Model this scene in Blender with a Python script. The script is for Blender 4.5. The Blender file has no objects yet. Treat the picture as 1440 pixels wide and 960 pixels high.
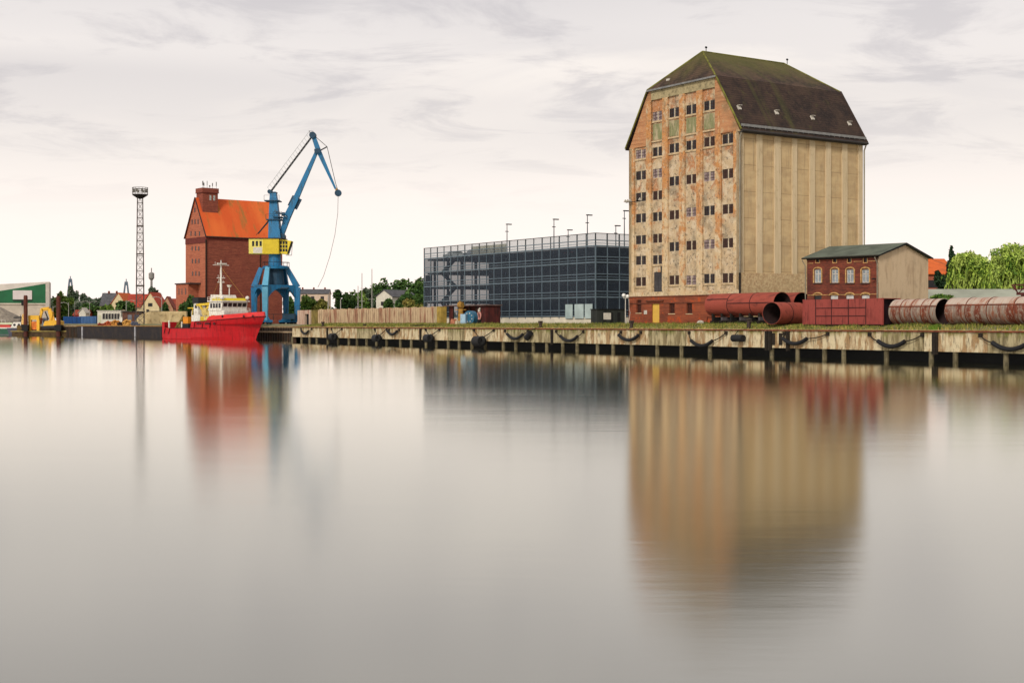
import bpy, math, random
from math import sin, cos, pi, sqrt, atan2, radians
from mathutils import Vector, Matrix
random.seed(7)
COL = bpy.context.scene.collection
F = 1920.0; HZ = 454.5; EYE = 3.55; GZ = 3.4; QZ = 2.93

# ------------------------------------------------------------ measuring
def at(px, py, d):
    return Vector(((px-720)/F*d, d, EYE-(py-HZ)/F*d))
def zat(py, d): return EYE-(py-HZ)/F*d
def hit(px, C, D):
    k = (px-720)/F
    return (k*C[1]-C[0])/(D[0]-k*D[1])
def hitz(px, py, C, D):
    t = hit(px, C, D); return t, zat(py, C[1]+D[1]*t)

# ------------------------------------------------------------ mesh builder
class MB:
    def __init__(s): s.v=[]; s.f=[]; s.m=[]; s.mi=0
    def pts(s, P): b=len(s.v); s.v += [tuple(p) for p in P]; return b
    def poly(s, P):
        b=s.pts(P); s.f.append(tuple(range(b,b+len(P)))); s.m.append(s.mi)
    def faces(s, P, Fc):
        b=s.pts(P)
        for f in Fc: s.f.append(tuple(b+i for i in f)); s.m.append(s.mi)
    def box(s, x0,x1,y0,y1,z0,z1):
        s.faces([(x0,y0,z0),(x1,y0,z0),(x1,y1,z0),(x0,y1,z0),(x0,y0,z1),(x1,y0,z1),(x1,y1,z1),(x0,y1,z1)],
                [(3,2,1,0),(4,5,6,7),(0,1,5,4),(1,2,6,5),(2,3,7,6),(3,0,4,7)])
    def bar(s, p, q, w, h=None, up=(0,0,1), w2=None, h2=None):
        h = h or w; w2 = w2 or w; h2 = h2 or h
        p=Vector(p); q=Vector(q); d=(q-p).normalized(); u=Vector(up)
        if abs(d.dot(u))>.97: u=Vector((0,1,0)) if abs(d.y)<.9 else Vector((1,0,0))
        a=d.cross(u).normalized(); b=a.cross(d).normalized()
        P=[]
        for c,ww,hh in ((p,w,h),(q,w2,h2)):
            for i,j in ((-1,-1),(1,-1),(1,1),(-1,1)): P.append(c+a*(i*ww/2)+b*(j*hh/2))
        s.faces(P,[(0,1,2,3),(7,6,5,4),(1,0,4,5),(2,1,5,6),(3,2,6,7),(0,3,7,4)])
    def tube(s, P, R, n=8, cap=True):
        P=[Vector(p) for p in P]
        if not isinstance(R,(list,tuple)): R=[R]*len(P)
        b0=len(s.v); prev=None
        for i,p in enumerate(P):
            d=(P[min(i+1,len(P)-1)]-P[max(i-1,0)]).normalized()
            if prev is None:
                u=Vector((0,0,1)) if abs(d.z)<.9 else Vector((1,0,0)); a=d.cross(u).normalized()
            else:
                a=(prev-d*prev.dot(d)).normalized()
            prev=a; b=d.cross(a)
            for k in range(n):
                t=2*pi*k/n; s.v.append(tuple(p+(a*cos(t)+b*sin(t))*R[i]))
        for i in range(len(P)-1):
            for k in range(n):
                k2=(k+1)%n
                s.f.append((b0+i*n+k,b0+i*n+k2,b0+(i+1)*n+k2,b0+(i+1)*n+k)); s.m.append(s.mi)
        if cap:
            s.f.append(tuple(b0+k for k in reversed(range(n)))); s.m.append(s.mi)
            e=b0+(len(P)-1)*n; s.f.append(tuple(e+k for k in range(n))); s.m.append(s.mi)
    def pipe(s, p, q, r, t, n=40, dent=None):
        """hollow open pipe with wall thickness"""
        p=Vector(p); q=Vector(q); d=(q-p).normalized(); a=d.cross(Vector((0,0,1))).normalized(); b=a.cross(d)
        b0=len(s.v)
        for c,rr in ((p,r),(q,r),(q,r-t),(p,r-t)):
            for k in range(n):
                th=2*pi*k/n; s.v.append(tuple(c+(a*cos(th)+b*sin(th))*rr))
        for i in range(4):
            j=(i+1)%4
            for k in range(n):
                k2=(k+1)%n; s.f.append((b0+i*n+k,b0+j*n+k,b0+j*n+k2,b0+i*n+k2)); s.m.append(s.mi)
    def prism(s, poly, ax, a, b):
        """poly: list of 2d; ax 'x': (y,z) extruded x a..b ; 'y': (x,z) ; 'z': (x,y)"""
        def mk(p,t): return {'x':(t,p[0],p[1]),'y':(p[0],t,p[1]),'z':(p[0],p[1],t)}[ax]
        n=len(poly); P=[mk(p,a) for p in poly]+[mk(p,b) for p in poly]
        Fc=[tuple(range(n)),tuple(reversed(range(n,2*n)))]
        for i in range(n): j=(i+1)%n; Fc.append((j,i,i+n,j+n))
        s.faces(P,Fc)
    def ball(s, c, r, n=10, m=6, sq=(1,1,1)):
        b0=len(s.v)
        for i in range(m+1):
            ph=pi*i/m
            for k in range(n):
                t=2*pi*k/n; s.v.append((c[0]+r*sq[0]*sin(ph)*cos(t),c[1]+r*sq[1]*sin(ph)*sin(t),c[2]+r*sq[2]*cos(ph)))
        for i in range(m):
            for k in range(n):
                k2=(k+1)%n; s.f.append((b0+i*n+k,b0+(i+1)*n+k,b0+(i+1)*n+k2,b0+i*n+k2)); s.m.append(s.mi)
    def wall(s, O, U, N, W, H0, H1, ops, depth):
        """wall rect from O along U (unit, W metres), z H0..H1, N = inward normal; ops (u0,u1,z0,z1) are cut with reveals"""
        O=Vector(O); U=Vector(U); N=Vector(N); Z=Vector((0,0,1))
        us=sorted(set([0,W]+[o[0] for o in ops]+[o[1] for o in ops])); zs=sorted(set([H0,H1]+[o[2] for o in ops]+[o[3] for o in ops]))
        P=lambda u,z,n=0: O+U*u+Z*z+N*n
        for i in range(len(us)-1):
            for j in range(len(zs)-1):
                uc=(us[i]+us[i+1])/2; zc=(zs[j]+zs[j+1])/2
                if zc<H0 or zc>H1 or uc<0 or uc>W: continue
                if any(o[0]<uc<o[1] and o[2]<zc<o[3] for o in ops): continue
                s.poly([P(us[i],zs[j]),P(us[i+1],zs[j]),P(us[i+1],zs[j+1]),P(us[i],zs[j+1])])
        for (a,b,c,d) in ops:
            for q in ([(a,c),(b,c)],[(b,c),(b,d)],[(b,d),(a,d)],[(a,d),(a,c)]):
                (u0,z0),(u1,z1)=q
                s.poly([P(u0,z0),P(u0,z0,depth),P(u1,z1,depth),P(u1,z1)])
    def build(s, name, mat, parent=None, smooth=False, loc=None, rz=0, sharp=None):
        me=bpy.data.meshes.new(name); me.from_pydata(s.v,[],s.f)
        mats = mat if isinstance(mat,(list,tuple)) else [mat]
        for m in mats: me.materials.append(m)
        if len(mats)>1: me.polygons.foreach_set('material_index', s.m)
        if smooth:
            me.polygons.foreach_set('use_smooth',[True]*len(me.polygons))
        me.update(); me.validate()
        if smooth:
            try: me.set_sharp_from_angle(angle=radians(40))
            except Exception: pass
        o=bpy.data.objects.new(name, me); COL.objects.link(o)
        if parent is not None: o.parent=parent
        if loc is not None: o.location=loc
        o.rotation_euler=(0,0,rz)
        return o

def tag(o, label=None, cat=None, group=None, kind=None):
    if label: o['label']=label
    if cat: o['category']=cat
    if group: o['group']=group
    if kind: o['kind']=kind
    return o
def thing(name, label, cat, loc, rz=0, group=None):
    o=bpy.data.objects.new(name,None); COL.objects.link(o); o.empty_display_size=.5
    o.location=loc; o.rotation_euler=(0,0,rz); return tag(o,label,cat,group)
def dup(o, parent=None):
    c=o.copy(); COL.objects.link(c)
    if parent is not None: c.parent=parent
    for ch in list(o.children): dup(ch, c)
    return c

# ------------------------------------------------------------ materials
AL=.66
def lin(r,g,b):
    f=lambda c:(c/255/12.92 if c/255<=.04045 else ((c/255+.055)/1.055)**2.4)
    return (f(r)*AL,f(g)*AL,f(b)*AL,1)
class NT:
    def __init__(s,name):
        s.mat=bpy.data.materials.new(name); s.mat.use_nodes=True; s.t=s.mat.node_tree; s.n=s.t.nodes; s.l=s.t.links
        s.bsdf=s.n['Principled BSDF']; s.tc=s.n.new('ShaderNodeTexCoord')
    def val(s,sock,v):
        if hasattr(v,'is_linked') or hasattr(v,'node'): s.l.new(v,sock)
        else: sock.default_value=v
    def map(s,scale=(1,1,1),coord='Object',vec=None):
        m=s.n.new('ShaderNodeMapping'); s.l.new(vec if vec is not None else s.tc.outputs[coord],m.inputs[0]); m.inputs['Scale'].default_value=scale; return m.outputs[0]
    def noise(s,scale,detail=4,rough=.55,vec=None,dist=0):
        n=s.n.new('ShaderNodeTexNoise'); s.l.new(vec if vec is not None else s.tc.outputs['Object'],n.inputs['Vector'])
        n.inputs['Scale'].default_value=scale; n.inputs['Detail'].default_value=detail; n.inputs['Roughness'].default_value=rough; n.inputs['Distortion'].default_value=dist
        return n.outputs[0]
    def ramp(s,f,a,b):
        m=s.n.new('ShaderNodeMapRange'); m.interpolation_type='SMOOTHSTEP'; s.l.new(f,m.inputs[0]); m.inputs[1].default_value=a; m.inputs[2].default_value=b; return m.outputs[0]
    def math(s,op,a,b=0.):
        m=s.n.new('ShaderNodeMath'); m.operation=op; s.val(m.inputs[0],a); s.val(m.inputs[1],b); return m.outputs[0]
    def mix(s,f,a,b,mode='MIX'):
        m=s.n.new('ShaderNodeMix'); m.data_type='RGBA'; m.blend_type=mode; s.val(m.inputs[0],f); s.val(m.inputs[6],a); s.val(m.inputs[7],b); return m.outputs[2]
    def xyz(s,vec=None):
        m=s.n.new('ShaderNodeSeparateXYZ'); s.l.new(vec if vec is not None else s.tc.outputs['Object'],m.inputs[0]); return m.outputs
    def comb(s,x,y,z):
        m=s.n.new('ShaderNodeCombineXYZ'); s.val(m.inputs[0],x); s.val(m.inputs[1],y); s.val(m.inputs[2],z); return m.outputs[0]
    def uv(s):  # (x+y , z) : brick and streak coordinates for upright walls
        o=s.xyz(); return s.comb(s.math('ADD',o[0],o[1]),o[2],0.)
    def bump(s,h,strength=.4,dist=.05):
        b=s.n.new('ShaderNodeBump'); b.inputs['Strength'].default_value=strength; b.inputs['Distance'].default_value=dist; s.l.new(h,b.inputs['Height']); s.l.new(b.outputs[0],s.bsdf.inputs['Normal'])
    def done(s,col,rough=.85,metal=0.,spec=.3):
        s.val(s.bsdf.inputs['Base Color'],col); s.val(s.bsdf.inputs['Roughness'],rough); s.bsdf.inputs['Metallic'].default_value=metal
        s.bsdf.inputs['Specular IOR Level'].default_value=spec; return s.mat
_mc={}
def M(name,col,rough=.7,var=.25,scale=1.5,metal=0.,spec=.3,bump=0.):
    if name in _mc: return _mc[name]
    t=NT(name); c=lin(*col) if max(col)>1 else (*col,1)
    n=t.noise(scale,5); d=tuple(x*(1-var) for x in c[:3])+(1,); e=tuple(min(1,x*(1+var)) for x in c[:3])+(1,)
    k=t.mix(t.ramp(n,.3,.7),d,e)
    n2=t.noise(scale*9,3); k=t.mix(t.math('MULTIPLY',t.ramp(n2,.5,.75),var),k,d)
    if bump: t.bump(n2,bump,.03)
    _mc[name]=t.done(k,rough,metal,spec); return _mc[name]
def brick(name,c1,c2,mortar,size=.25,bump=.3,stain=(90,70,55),stain_amt=.5,patch=None):
    t=NT(name); uv=t.uv(); b=t.n.new('ShaderNodeTexBrick'); t.l.new(uv,b.inputs['Vector'])
    b.inputs['Color1'].default_value=lin(*c1); b.inputs['Color2'].default_value=lin(*c2); b.inputs['Mortar'].default_value=lin(*mortar)
    b.inputs['Scale'].default_value=1; b.inputs['Brick Width'].default_value=size; b.inputs['Row Height'].default_value=size*.32; b.inputs['Mortar Size'].default_value=size*.045; b.inputs['Bias'].default_value=-.1
    k=b.outputs[0]
    rows=t.noise(1.0,4,.6,t.map((.25,3.5,1),vec=uv)); k=t.mix(t.math('MULTIPLY',t.ramp(rows,.42,.68),.45),k,lin(*[x*.62 for x in c2]))
    big=t.noise(.35,6,.6); k=t.mix(t.math('MULTIPLY',t.ramp(big,.45,.7),stain_amt),k,lin(*stain))
    if patch: k=t.mix(t.math('MULTIPLY',t.ramp(t.noise(.9,6,.65),.55,.66),.85),k,lin(*patch))
    t.bump(b.outputs['Fac'],-bump,.02)
    _mc[name]=t.done(k,.9); return _mc[name]
def streaky(name,base,streak,dark,rough=.85,fx=1.2,fz=.12,amt=.8,metal=0.,lo=.45,hi=.62,mossz=None,moss=(92,100,40)):
    """weathered surface with vertical runs"""
    t=NT(name); uv=t.uv(); s1=t.noise(1,5,.6,t.map((fx,fz,1),vec=uv)); s2=t.noise(1,4,.6,t.map((fx*3.1,fz*2.2,1),vec=uv)); n=t.noise(.8,6,.65)
    k=t.mix(t.math('MULTIPLY',t.ramp(s1,lo,hi),amt),lin(*base),lin(*streak))
    k=t.mix(t.math('MULTIPLY',t.ramp(s2,.52,.68),.7),k,lin(*dark))
    k=t.mix(t.math('MULTIPLY',t.ramp(n,.5,.75),.5),k,lin(*[x*.72 for x in base]))
    fine=t.noise(7,4,.7); k=t.mix(t.math('MULTIPLY',t.ramp(fine,.55,.7),.45),k,lin(*dark))
    if mossz:
        z=t.xyz()[2]; m=t.math('MULTIPLY',t.ramp(z,mossz[0],mossz[1]),t.ramp(t.noise(1,5,.6,t.map((1.3,.5,1),vec=uv)),.42,.6)); k=t.mix(m,k,lin(*moss))
    t.bump(fine,.3,.04)
    _mc[name]=t.done(k,rough,metal); return _mc[name]
# ------------------------------------------------------------ scene, camera, light
sc=bpy.context.scene
cd=bpy.data.cameras.new('camera'); cam=bpy.data.objects.new('camera',cd); COL.objects.link(cam)
cam.location=(0,0,EYE); cam.rotation_euler=(pi/2,0,0); cd.lens=48; cd.sensor_width=36; cd.shift_y=-25.5/1440; cd.clip_end=12000; cd.clip_start=.5
sc.camera=cam
SE, SR = 34, -157   # sun elevation, azimuth of the sun (0=+Y, clockwise)
w=bpy.data.worlds.new('World'); sc.world=w; w.use_nodes=True; nt=w.node_tree; N=nt.nodes; L=nt.links; N.clear()
out=N.new('ShaderNodeOutputWorld'); sky=N.new('ShaderNodeTexSky'); sky.sky_type='NISHITA'; sky.sun_disc=False
sky.sun_elevation=radians(SE); sky.sun_rotation=radians(SR); sky.air_density=1.2; sky.dust_density=3
bg=N.new('ShaderNodeBackground'); L.new(sky.outputs[0],bg.inputs[0]); bg.inputs[1].default_value=.12
tc=N.new('ShaderNodeTexCoord'); sp=N.new('ShaderNodeSeparateXYZ'); L.new(tc.outputs['Generated'],sp.inputs[0])
def wm(op,a,b=0.,c=None):
    m=N.new('ShaderNodeMath'); m.operation=op
    for i,x in enumerate((a,b)+(() if c is None else (c,))):
        if hasattr(x,'node'): L.new(x,m.inputs[i])
        else: m.inputs[i].default_value=x
    return m.outputs[0]
def wr(f,a,b,c=0.,d=1.):
    m=N.new('ShaderNodeMapRange'); m.interpolation_type='SMOOTHSTEP' if a<b else 'LINEAR'; L.new(f,m.inputs[0])
    for i,x in zip((1,2,3,4),(a,b,c,d)): m.inputs[i].default_value=x
    return m.outputs[0]
den=wm('ADD',wm('MAXIMUM',sp.outputs[2],0.),.16)
cb=N.new('ShaderNodeCombineXYZ'); L.new(wm('DIVIDE',sp.outputs[0],den),cb.inputs[0]); L.new(wm('DIVIDE',sp.outputs[1],den),cb.inputs[1]); cb.inputs[2].default_value=3.3
def wn(scale,detail,rough,dist,off,sx=1.,sy=1.):
    mp=N.new('ShaderNodeMapping'); L.new(cb.outputs[0],mp.inputs[0]); mp.inputs['Location'].default_value=off; mp.inputs['Scale'].default_value=(sx,sy,1); mp.inputs['Rotation'].default_value=(0,0,.22)
    n=N.new('ShaderNodeTexNoise'); L.new(mp.outputs[0],n.inputs['Vector']); n.inputs['Scale'].default_value=scale; n.inputs['Detail'].default_value=detail; n.inputs['Roughness'].default_value=rough; n.inputs['Distortion'].default_value=dist
    return n.outputs[0]
def wmix(f,a,b):
    m=N.new('ShaderNodeMix'); m.data_type='RGBA'
    for s_,x in ((m.inputs[0],f),(m.inputs[6],a),(m.inputs[7],b)):
        if hasattr(x,'node'): L.new(x,s_)
        else: s_.default_value=x
    return m.outputs[2]
hor=wr(sp.outputs[2],.09,.27)
low=wr(sp.outputs[2],.12,.02)      # higher layers of cloud are thicker and greyer
c0=(1.05,.965,.90,1); c1=(.83,.785,.775,1)
base=wmix(low,wmix(hor,c0,c1),(1.18,1.05,.975,1))
n1=wn(.8,7,.55,.7,(2.1,.7,0),1.,1.5)
n2=wn(2.4,9,.62,.5,(5.3,1.2,0),1.,1.5)
n3=wn(.45,3,.5,.3,(9.3,4.2,0),.8,1.2)
up=wr(sp.outputs[2],.06,.18)
lit=wm('MULTIPLY',wr(n1,.50,.66),up); k=wmix(wm('MULTIPLY',lit,.75),base,(1.10,1.01,.93,1))
drk=wm('MULTIPLY',wr(n2,.48,.64),up); k=wmix(wm('MULTIPLY',drk,.48),k,(.53,.50,.53,1))
drk2=wm('MULTIPLY',wr(n3,.48,.66),up); k=wmix(wm('MULTIPLY',drk2,.4),k,(.60,.57,.585,1))
bg2=N.new('ShaderNodeBackground'); L.new(k,bg2.inputs[0]); bg2.inputs[1].default_value=1.0
ms=N.new('ShaderNodeMixShader'); ms.inputs[0].default_value=.95; L.new(bg.outputs[0],ms.inputs[1]); L.new(bg2.outputs[0],ms.inputs[2]); L.new(ms.outputs[0],out.inputs[0])
sd=bpy.data.lights.new('sun','SUN'); sd.energy=2.7; sd.angle=radians(12); sd.color=(1,.93,.82); so=bpy.data.objects.new('sun',sd); COL.objects.link(so)
az=radians(SR); el=radians(SE); dv=Vector((sin(az)*cos(el),cos(az)*cos(el),sin(el)))
so.rotation_euler=(-dv).to_track_quat('-Z','Y').to_euler(); so.location=(-50,-50,100)
sc.view_settings.view_transform='Standard'; sc.view_settings.look='None'; sc.view_settings.exposure=0.0; sc.view_settings.gamma=1
sc.render.engine='CYCLES'; sc.cycles.max_bounces=6; sc.cycles.transparent_max_bounces=16

# ------------------------------------------------------------ water
t=NT('harbour_water'); t.l.new  # still water seen in a long exposure: calm swell, soft mirror
v1=t.noise(1,3,.55,t.map((.10,.35,1))); v2=t.noise(1,4,.6,t.map((.7,2.6,1))); big=t.noise(1,3,.5,t.map((.012,.03,1)))
hgt=t.math('ADD',t.math('MULTIPLY',v1,.9),t.math('MULTIPLY',v2,.22))
b=t.n.new('ShaderNodeBump'); b.inputs['Strength'].default_value=.12; b.inputs['Distance'].default_value=.05; rip=t.ramp(t.noise(1,4,.6,t.map((.03,.07,1))),.42,.62); t.l.new(t.math('ADD',t.math('MULTIPLY',rip,.15),.03),b.inputs['Strength']); t.l.new(hgt,b.inputs['Height']); t.l.new(b.outputs[0],t.bsdf.inputs['Normal'])
oy=t.xyz()[1]
cn=t.n.new('ShaderNodeVectorMath'); cn.operation='NORMALIZE'; cn.inputs[0].default_value=(0,-.011,1); t.l.new(cn.outputs[0],b.inputs['Normal'])   # mean slope of the small waves
rg=t.n.new('ShaderNodeMapRange'); t.l.new(t.math('ADD',oy,t.math('MULTIPLY',big,110)),rg.inputs[0]); rg.inputs[1].default_value=55; rg.inputs[2].default_value=190; rg.inputs[3].default_value=.145; rg.inputs[4].default_value=.098
gl=t.n.new('ShaderNodeBsdfAnisotropic'); gl.distribution='BECKMANN'; t.l.new(b.outputs[0],gl.inputs['Normal']); gl.inputs['Color'].default_value=(1,.985,.93,1)
t.l.new(rg.outputs[0],gl.inputs['Roughness'])
df=t.n.new('ShaderNodeBsdfDiffuse'); df.inputs['Color'].default_value=lin(70,72,54)
fr=t.n.new('ShaderNodeFresnel'); fr.inputs['IOR'].default_value=1.5
mx=t.n.new('ShaderNodeMixShader'); t.l.new(t.math('POWER',fr.outputs[0],.56),mx.inputs[0]); t.l.new(df.outputs[0],mx.inputs[1]); t.l.new(gl.outputs[0],mx.inputs[2])
t.l.new(mx.outputs[0],t.n['Material Output'].inputs[0]); MW=t.mat
mb=MB(); mb.poly([(-5000,-60,0),(5000,-60,0),(5000,9000,0),(-5000,9000,0)]); tag(mb.build('water',MW),kind='structure')

# ------------------------------------------------------------ quay line
P0=Vector((43.3,115.5,0)); QU=Vector((-.5113,.8594,0)); QN=Vector((.8594,.5113,0)); QR=atan2(.5113,.8594)
def qs(px,b=0):
    C=P0+QN*b; return hit(px,C,QU)
def qp(px,b=0,z=0):
    return P0+QN*b+QU*qs(px,b)+Vector((0,0,z))
S1=qs(411)                                   # far end of the concrete quay
E1=P0+QU*S1; E2=Vector((-47.1,292.5,0)); E3=Vector((-125.7,389.5,0)); LU=(E3-E2).normalized(); LN=Vector((-LU.y*-1,-LU.x*1,0)); LN=Vector((LU.y,-LU.x,0))
E4=E2+LU*330; E0=P0+QU*-90

# ground: one sheet from the quay edge to the horizon
t=NT('quay_ground'); n=t.noise(.35,6,.65); n2=t.noise(3,5,.7); g=t.noise(.12,4)
k=t.mix(t.ramp(n,.4,.6),lin(150,138,110),lin(104,112,52)); k=t.mix(t.math('MULTIPLY',t.ramp(n2,.5,.7),.6),k,lin(84,92,40)); k=t.mix(t.math('MULTIPLY',t.ramp(g,.5,.62),.5),k,lin(140,130,112))
t.bump(n2,.6,.1); MG=t.done(k,.95)
rows=[(0.0,QZ),(1.2,QZ+.02),(4.5,GZ-.05),(9,GZ)]
edge=[(E0,QN),(P0,QN),(E1,QN),(E2,(QN+LN).normalized()),(E3,LN),(E4,LN)]
V=[];Fc=[]
for (p,nn) in edge:
    for (bb,z) in rows: V.append((p.x+nn.x*bb,p.y+nn.y*bb,z))
    far=p+nn*9; V.append((far.x*1.0+ (0 if p is not E0 else 0), far.y, GZ))
m_=len(rows)+1
V=[]
far_pts=[(5000,60),(5000,7000),(900,8000),(-1500,8000),(-3500,7500),(-5000,6000)]
for (p,nn),fp in zip(edge,far_pts):
    for (bb,z) in rows: V.append((p.x+nn.x*bb,p.y+nn.y*bb,z))
    V.append((fp[0],fp[1],GZ))
for i in range(len(edge)-1):
    for j in range(m_-1): Fc.append((i*m_+j,i*m_+j+1,(i+1)*m_+j+1,(i+1)*m_+j))
mb=MB(); mb.faces(V,Fc); tag(mb.build('ground',MG),kind='structure')

# ------------------------------------------------------------ concrete quay wall with piles
MQ=streaky('quay_concrete',(222,206,170),(160,122,78),(44,38,26),fx=1.3,fz=.35,lo=.44,hi=.58,amt=.85,mossz=(2.1,2.95),moss=(120,118,50))
MQ2=streaky('quay_concrete_dark',(190,176,138),(120,104,70),(50,46,32),fx=1.6,fz=.3,lo=.42,hi=.6,amt=.85,mossz=(1.9,2.9),moss=(112,116,44))
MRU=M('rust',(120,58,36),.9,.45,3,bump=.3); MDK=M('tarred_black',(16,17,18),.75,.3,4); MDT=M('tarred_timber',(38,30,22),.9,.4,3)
MCAP=streaky('cap_concrete',(206,190,140),(150,140,72),(80,66,40),fx=.5,fz=.5,lo=.42,hi=.62)
MPL=streaky('pile_concrete',(124,114,88),(80,72,48),(40,40,30),fx=3,fz=1)
root=thing('quay_wall','long weathered concrete quay wall on short piles along the water','quay',P0,QR)
rnd=random.Random(3)
s=-60.
y=s; segs=[]
while y<S1:
    wdt=rnd.choice((5.2,6.1,7.2)); y1=min(y+wdt,S1)
    segs.append((y,y1)); y=y1
for i,(a,b_) in enumerate(segs):
    mb=MB(); off=rnd.uniform(0,.035)
    mb.box(off,.5,a+.03,b_-.03,1.0+rnd.uniform(-.03,.03),QZ-.16)
    # shuttering joints and a shallow ledge
    mb.box(off-.03,off-.002,a+.03,b_-.03,1.0,1.12)
    nn=int((b_-a)/1.7)
    for q in range(1,nn+1):
        yy=a+q*(b_-a)/(nn+1)+rnd.uniform(-.3,.3); mb.box(off-.025,off-.003,yy-.05,yy+.05,1.13,QZ-.17)
    o=mb.build('wall_panel',MQ if rnd.random()<.72 else MQ2,root)
mb=MB(); mb.box(-.08,.7,-60,S1,QZ-.15,QZ+.012); mb.build('cap_beam',MCAP,root)
mb=MB(); mb.box(-.13,-.085,-60,S1,QZ-.17,QZ-.03); mb.build('steel_edge_rail',MRU,root)
mb=MB(); mb.box(1.6,1.9,-60,S1,-1.5,1.0); mb.box(.52,1.59,-60,S1,.9,1.0); mb.build('recess_shade',MDK,root)  # black surfaces put the shade under the quay into the colour
pil=[qs(x) for x in (1412,1341,1307,1244,1184,1157)]
y=pil[-1]
pil+= [pil[0]-3.4,pil[0]-6.5,pil[0]-10.5,pil[0]-14]
while y<S1-3: y+=rnd.choice((3.4,4.6,5.1,3.9)); pil.append(y)
for y in pil:
    mb=MB(); mb.tube([(.26,y,-1.2),(.26,y,.995)],.24,8); mb.build('pile',MPL,root)
for px in (592,777,1079,1084,1109,1316,461):
    y=qs(px); mb=MB(); w_=.22 if px!=1316 else .3
    mb.box(-.2,-.031,y-w_,y+w_,.75,QZ-.2); mb.box(-.26,-.201,y-w_*.5,y+w_*.5,.7,QZ-.35); mb.build('fender_post',MDT,root)
for px in (1088,1098):
    y=qs(px); mb=MB(); mb.box(-.06,-.031,y-.25,y+.25,1.3,QZ-.4); mb.build('rust_stained_strip',MDT,root)
# continuing old basin wall on the left: sheet piling
MSH=streaky('sheet_piling',(58,50,42),(84,56,38),(22,20,20),fx=.9,fz=.3)
root2=thing('sheet_pile_wall','dark rusty sheet pile wall behind the red ship and the barge','quay wall',E2,atan2(LU.y,LU.x)-pi/2)
Lw=330.; mb=MB(); y=-.5
while y<Lw:
    mb.box(0,.35,y,y+.55,-1,QZ-.35); mb.box(.2,.5,y+.55,y+1.1,-1,QZ-.35); y+=1.1
mb.build('sheet_piles',MSH,root2)
mb=MB(); mb.box(-.12,.8,-1,Lw,QZ-.345,QZ+.015); mb.build('cap_beam',M('dull_cap',(150,128,98),.9,.3,.8),root2)
mb=MB(); mb.box(-.2,-.01,-.5,60,1.5,1.85); mb.build('rubbing_strake',M('strake_tan',(158,138,112),.9,.3,1),root2)
d_=(E2-E1); mb=MB(); mb.bar((E1.x+.4,E1.y+.3,.8),(E2.x+.4,E2.y,.8),.6,4.2); 
tag(mb.build('return_wall',MSH),'short dark return wall joining the concrete quay and the sheet piling','quay wall')

# ------------------------------------------------------------ fenders
MRB=M('fender_rubber',(24,24,27),.6,.3,5,bump=.2)
def sausage(pc,py,half,pl,pr,label,r=.2):
    """bent rubber hose hung on chains: centre px, left/right hose ends and chain anchors"""
    yc=qs(pc); zc=zat(py,(P0+QU*yc).y); ya,yb=qs(pc-half),qs(pc+half)
    root=thing('hose_fender',label,'fender',P0+QU*yc,QR,'hose fenders hung on chains along the quay')
    n=11; pts=[]
    for i in range(n):
        f=i/(n-1); yy=ya+(yb-ya)*f-yc; pts.append((-.34,yy,zc+.42*((2*f-1)**2)*abs(yb-ya)/2.8))
    mb=MB(); mb.tube(pts,r,10); mb.build('rubber_hose',MRB,root,smooth=True)
    for (an,e) in ((pl,pts[0]),(pr,pts[-1])):
        if an is None: continue
        y1=qs(an)-yc; mb=MB(); a=Vector(e); b=Vector((-.16,y1,QZ-.45)); K=10
        P=[a.lerp(b,i/K)-Vector((0,0,.12*sin(pi*i/K))) for i in range(K+1)]
        mb.tube(P,.055,6); mb.box(-.2,-.03,y1-.18,y1+.18,QZ-.62,QZ-.26); mb.build('chain',MDT,root)
sausage(431,469,5,424,439,'short hose fender at the far end of the quay near the crane')
sausage(554,470,7,548,562,'small hose fender right of the round fenders below the ribbed wall')
sausage(727,476,11,711,743,'hose fender on the quay just left of the slanting drum fender')
sausage(803,479,12,783,821,'hose fender on the quay below the notice board')
sausage(887,478,14,874,902,'hose fender on the quay below the left corner of the tall granary',.2)
sausage(990,486,15,970,1022,'low slung hose fender between two rusty brackets under the raised red pipe')
sausage(1121,483,17,1104,1165,'hose fender hooked to one chain below the red container')
sausage(1257,487,19,1224,1298,'widely hung hose fender below the dark end of the red container')
sausage(1424,491,25,1380,1462,'rightmost hose fender at the edge of the picture')
def drum(pc,py,label,r=.62,ln=1.5,two=True):
    yc=qs(pc); root=thing('drum_fender',label,'fender',P0+QU*yc,QR,'big round rubber fenders at the waterline')
    zc=max(zat(py,(P0+QU*yc).y),r*.7)
    mb=MB(); mb.tube([(-.2-r,ln*.5,zc-.05),(-.2-r,-ln*.5,zc-.05)],[r,r],18); mb.build('drum',MRB,root,smooth=True)
    if two:
        mb=MB(); 
        P=[(-.32-r*.9+.0*i,-ln*.62+cos(2*pi*i/16)*r*.68,zc+sin(2*pi*i/16)*r*.68) for i in range(17)]
        mb.tube(P,r*.34,8,cap=False); mb.build('tyre',MDK,root,smooth=True)
    for sg in (1,-1):
        mb=MB(); mb.tube([(-.5,sg*ln*.4,zc+r*.8),(-.3,sg*ln*1.0,(zc+QZ)/2+.1),(-.14,sg*ln*1.5,QZ-.35)],.06,6); mb.box(-.2,-.03,sg*ln*1.5-.2,sg*ln*1.5+.2,QZ-.55,QZ-.2); mb.build('chain',MDT,root)
drum(474,473,'round drum and tyre fender farthest along the quay, near the crane')
drum(536,475,'big dark drum fender with tyre under the middle of the ribbed wall')
drum(609,475,'black drum fender in front of the end of the ribbed wall')
drum(681,479,'largest drum fender with tyre below the rust red shed',.72,1.9)
yc=qs(1042); root=thing('cylinder_fender','single black cylinder fender hanging level below the raised red pipe','fender',P0+QU*yc,QR)
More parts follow.
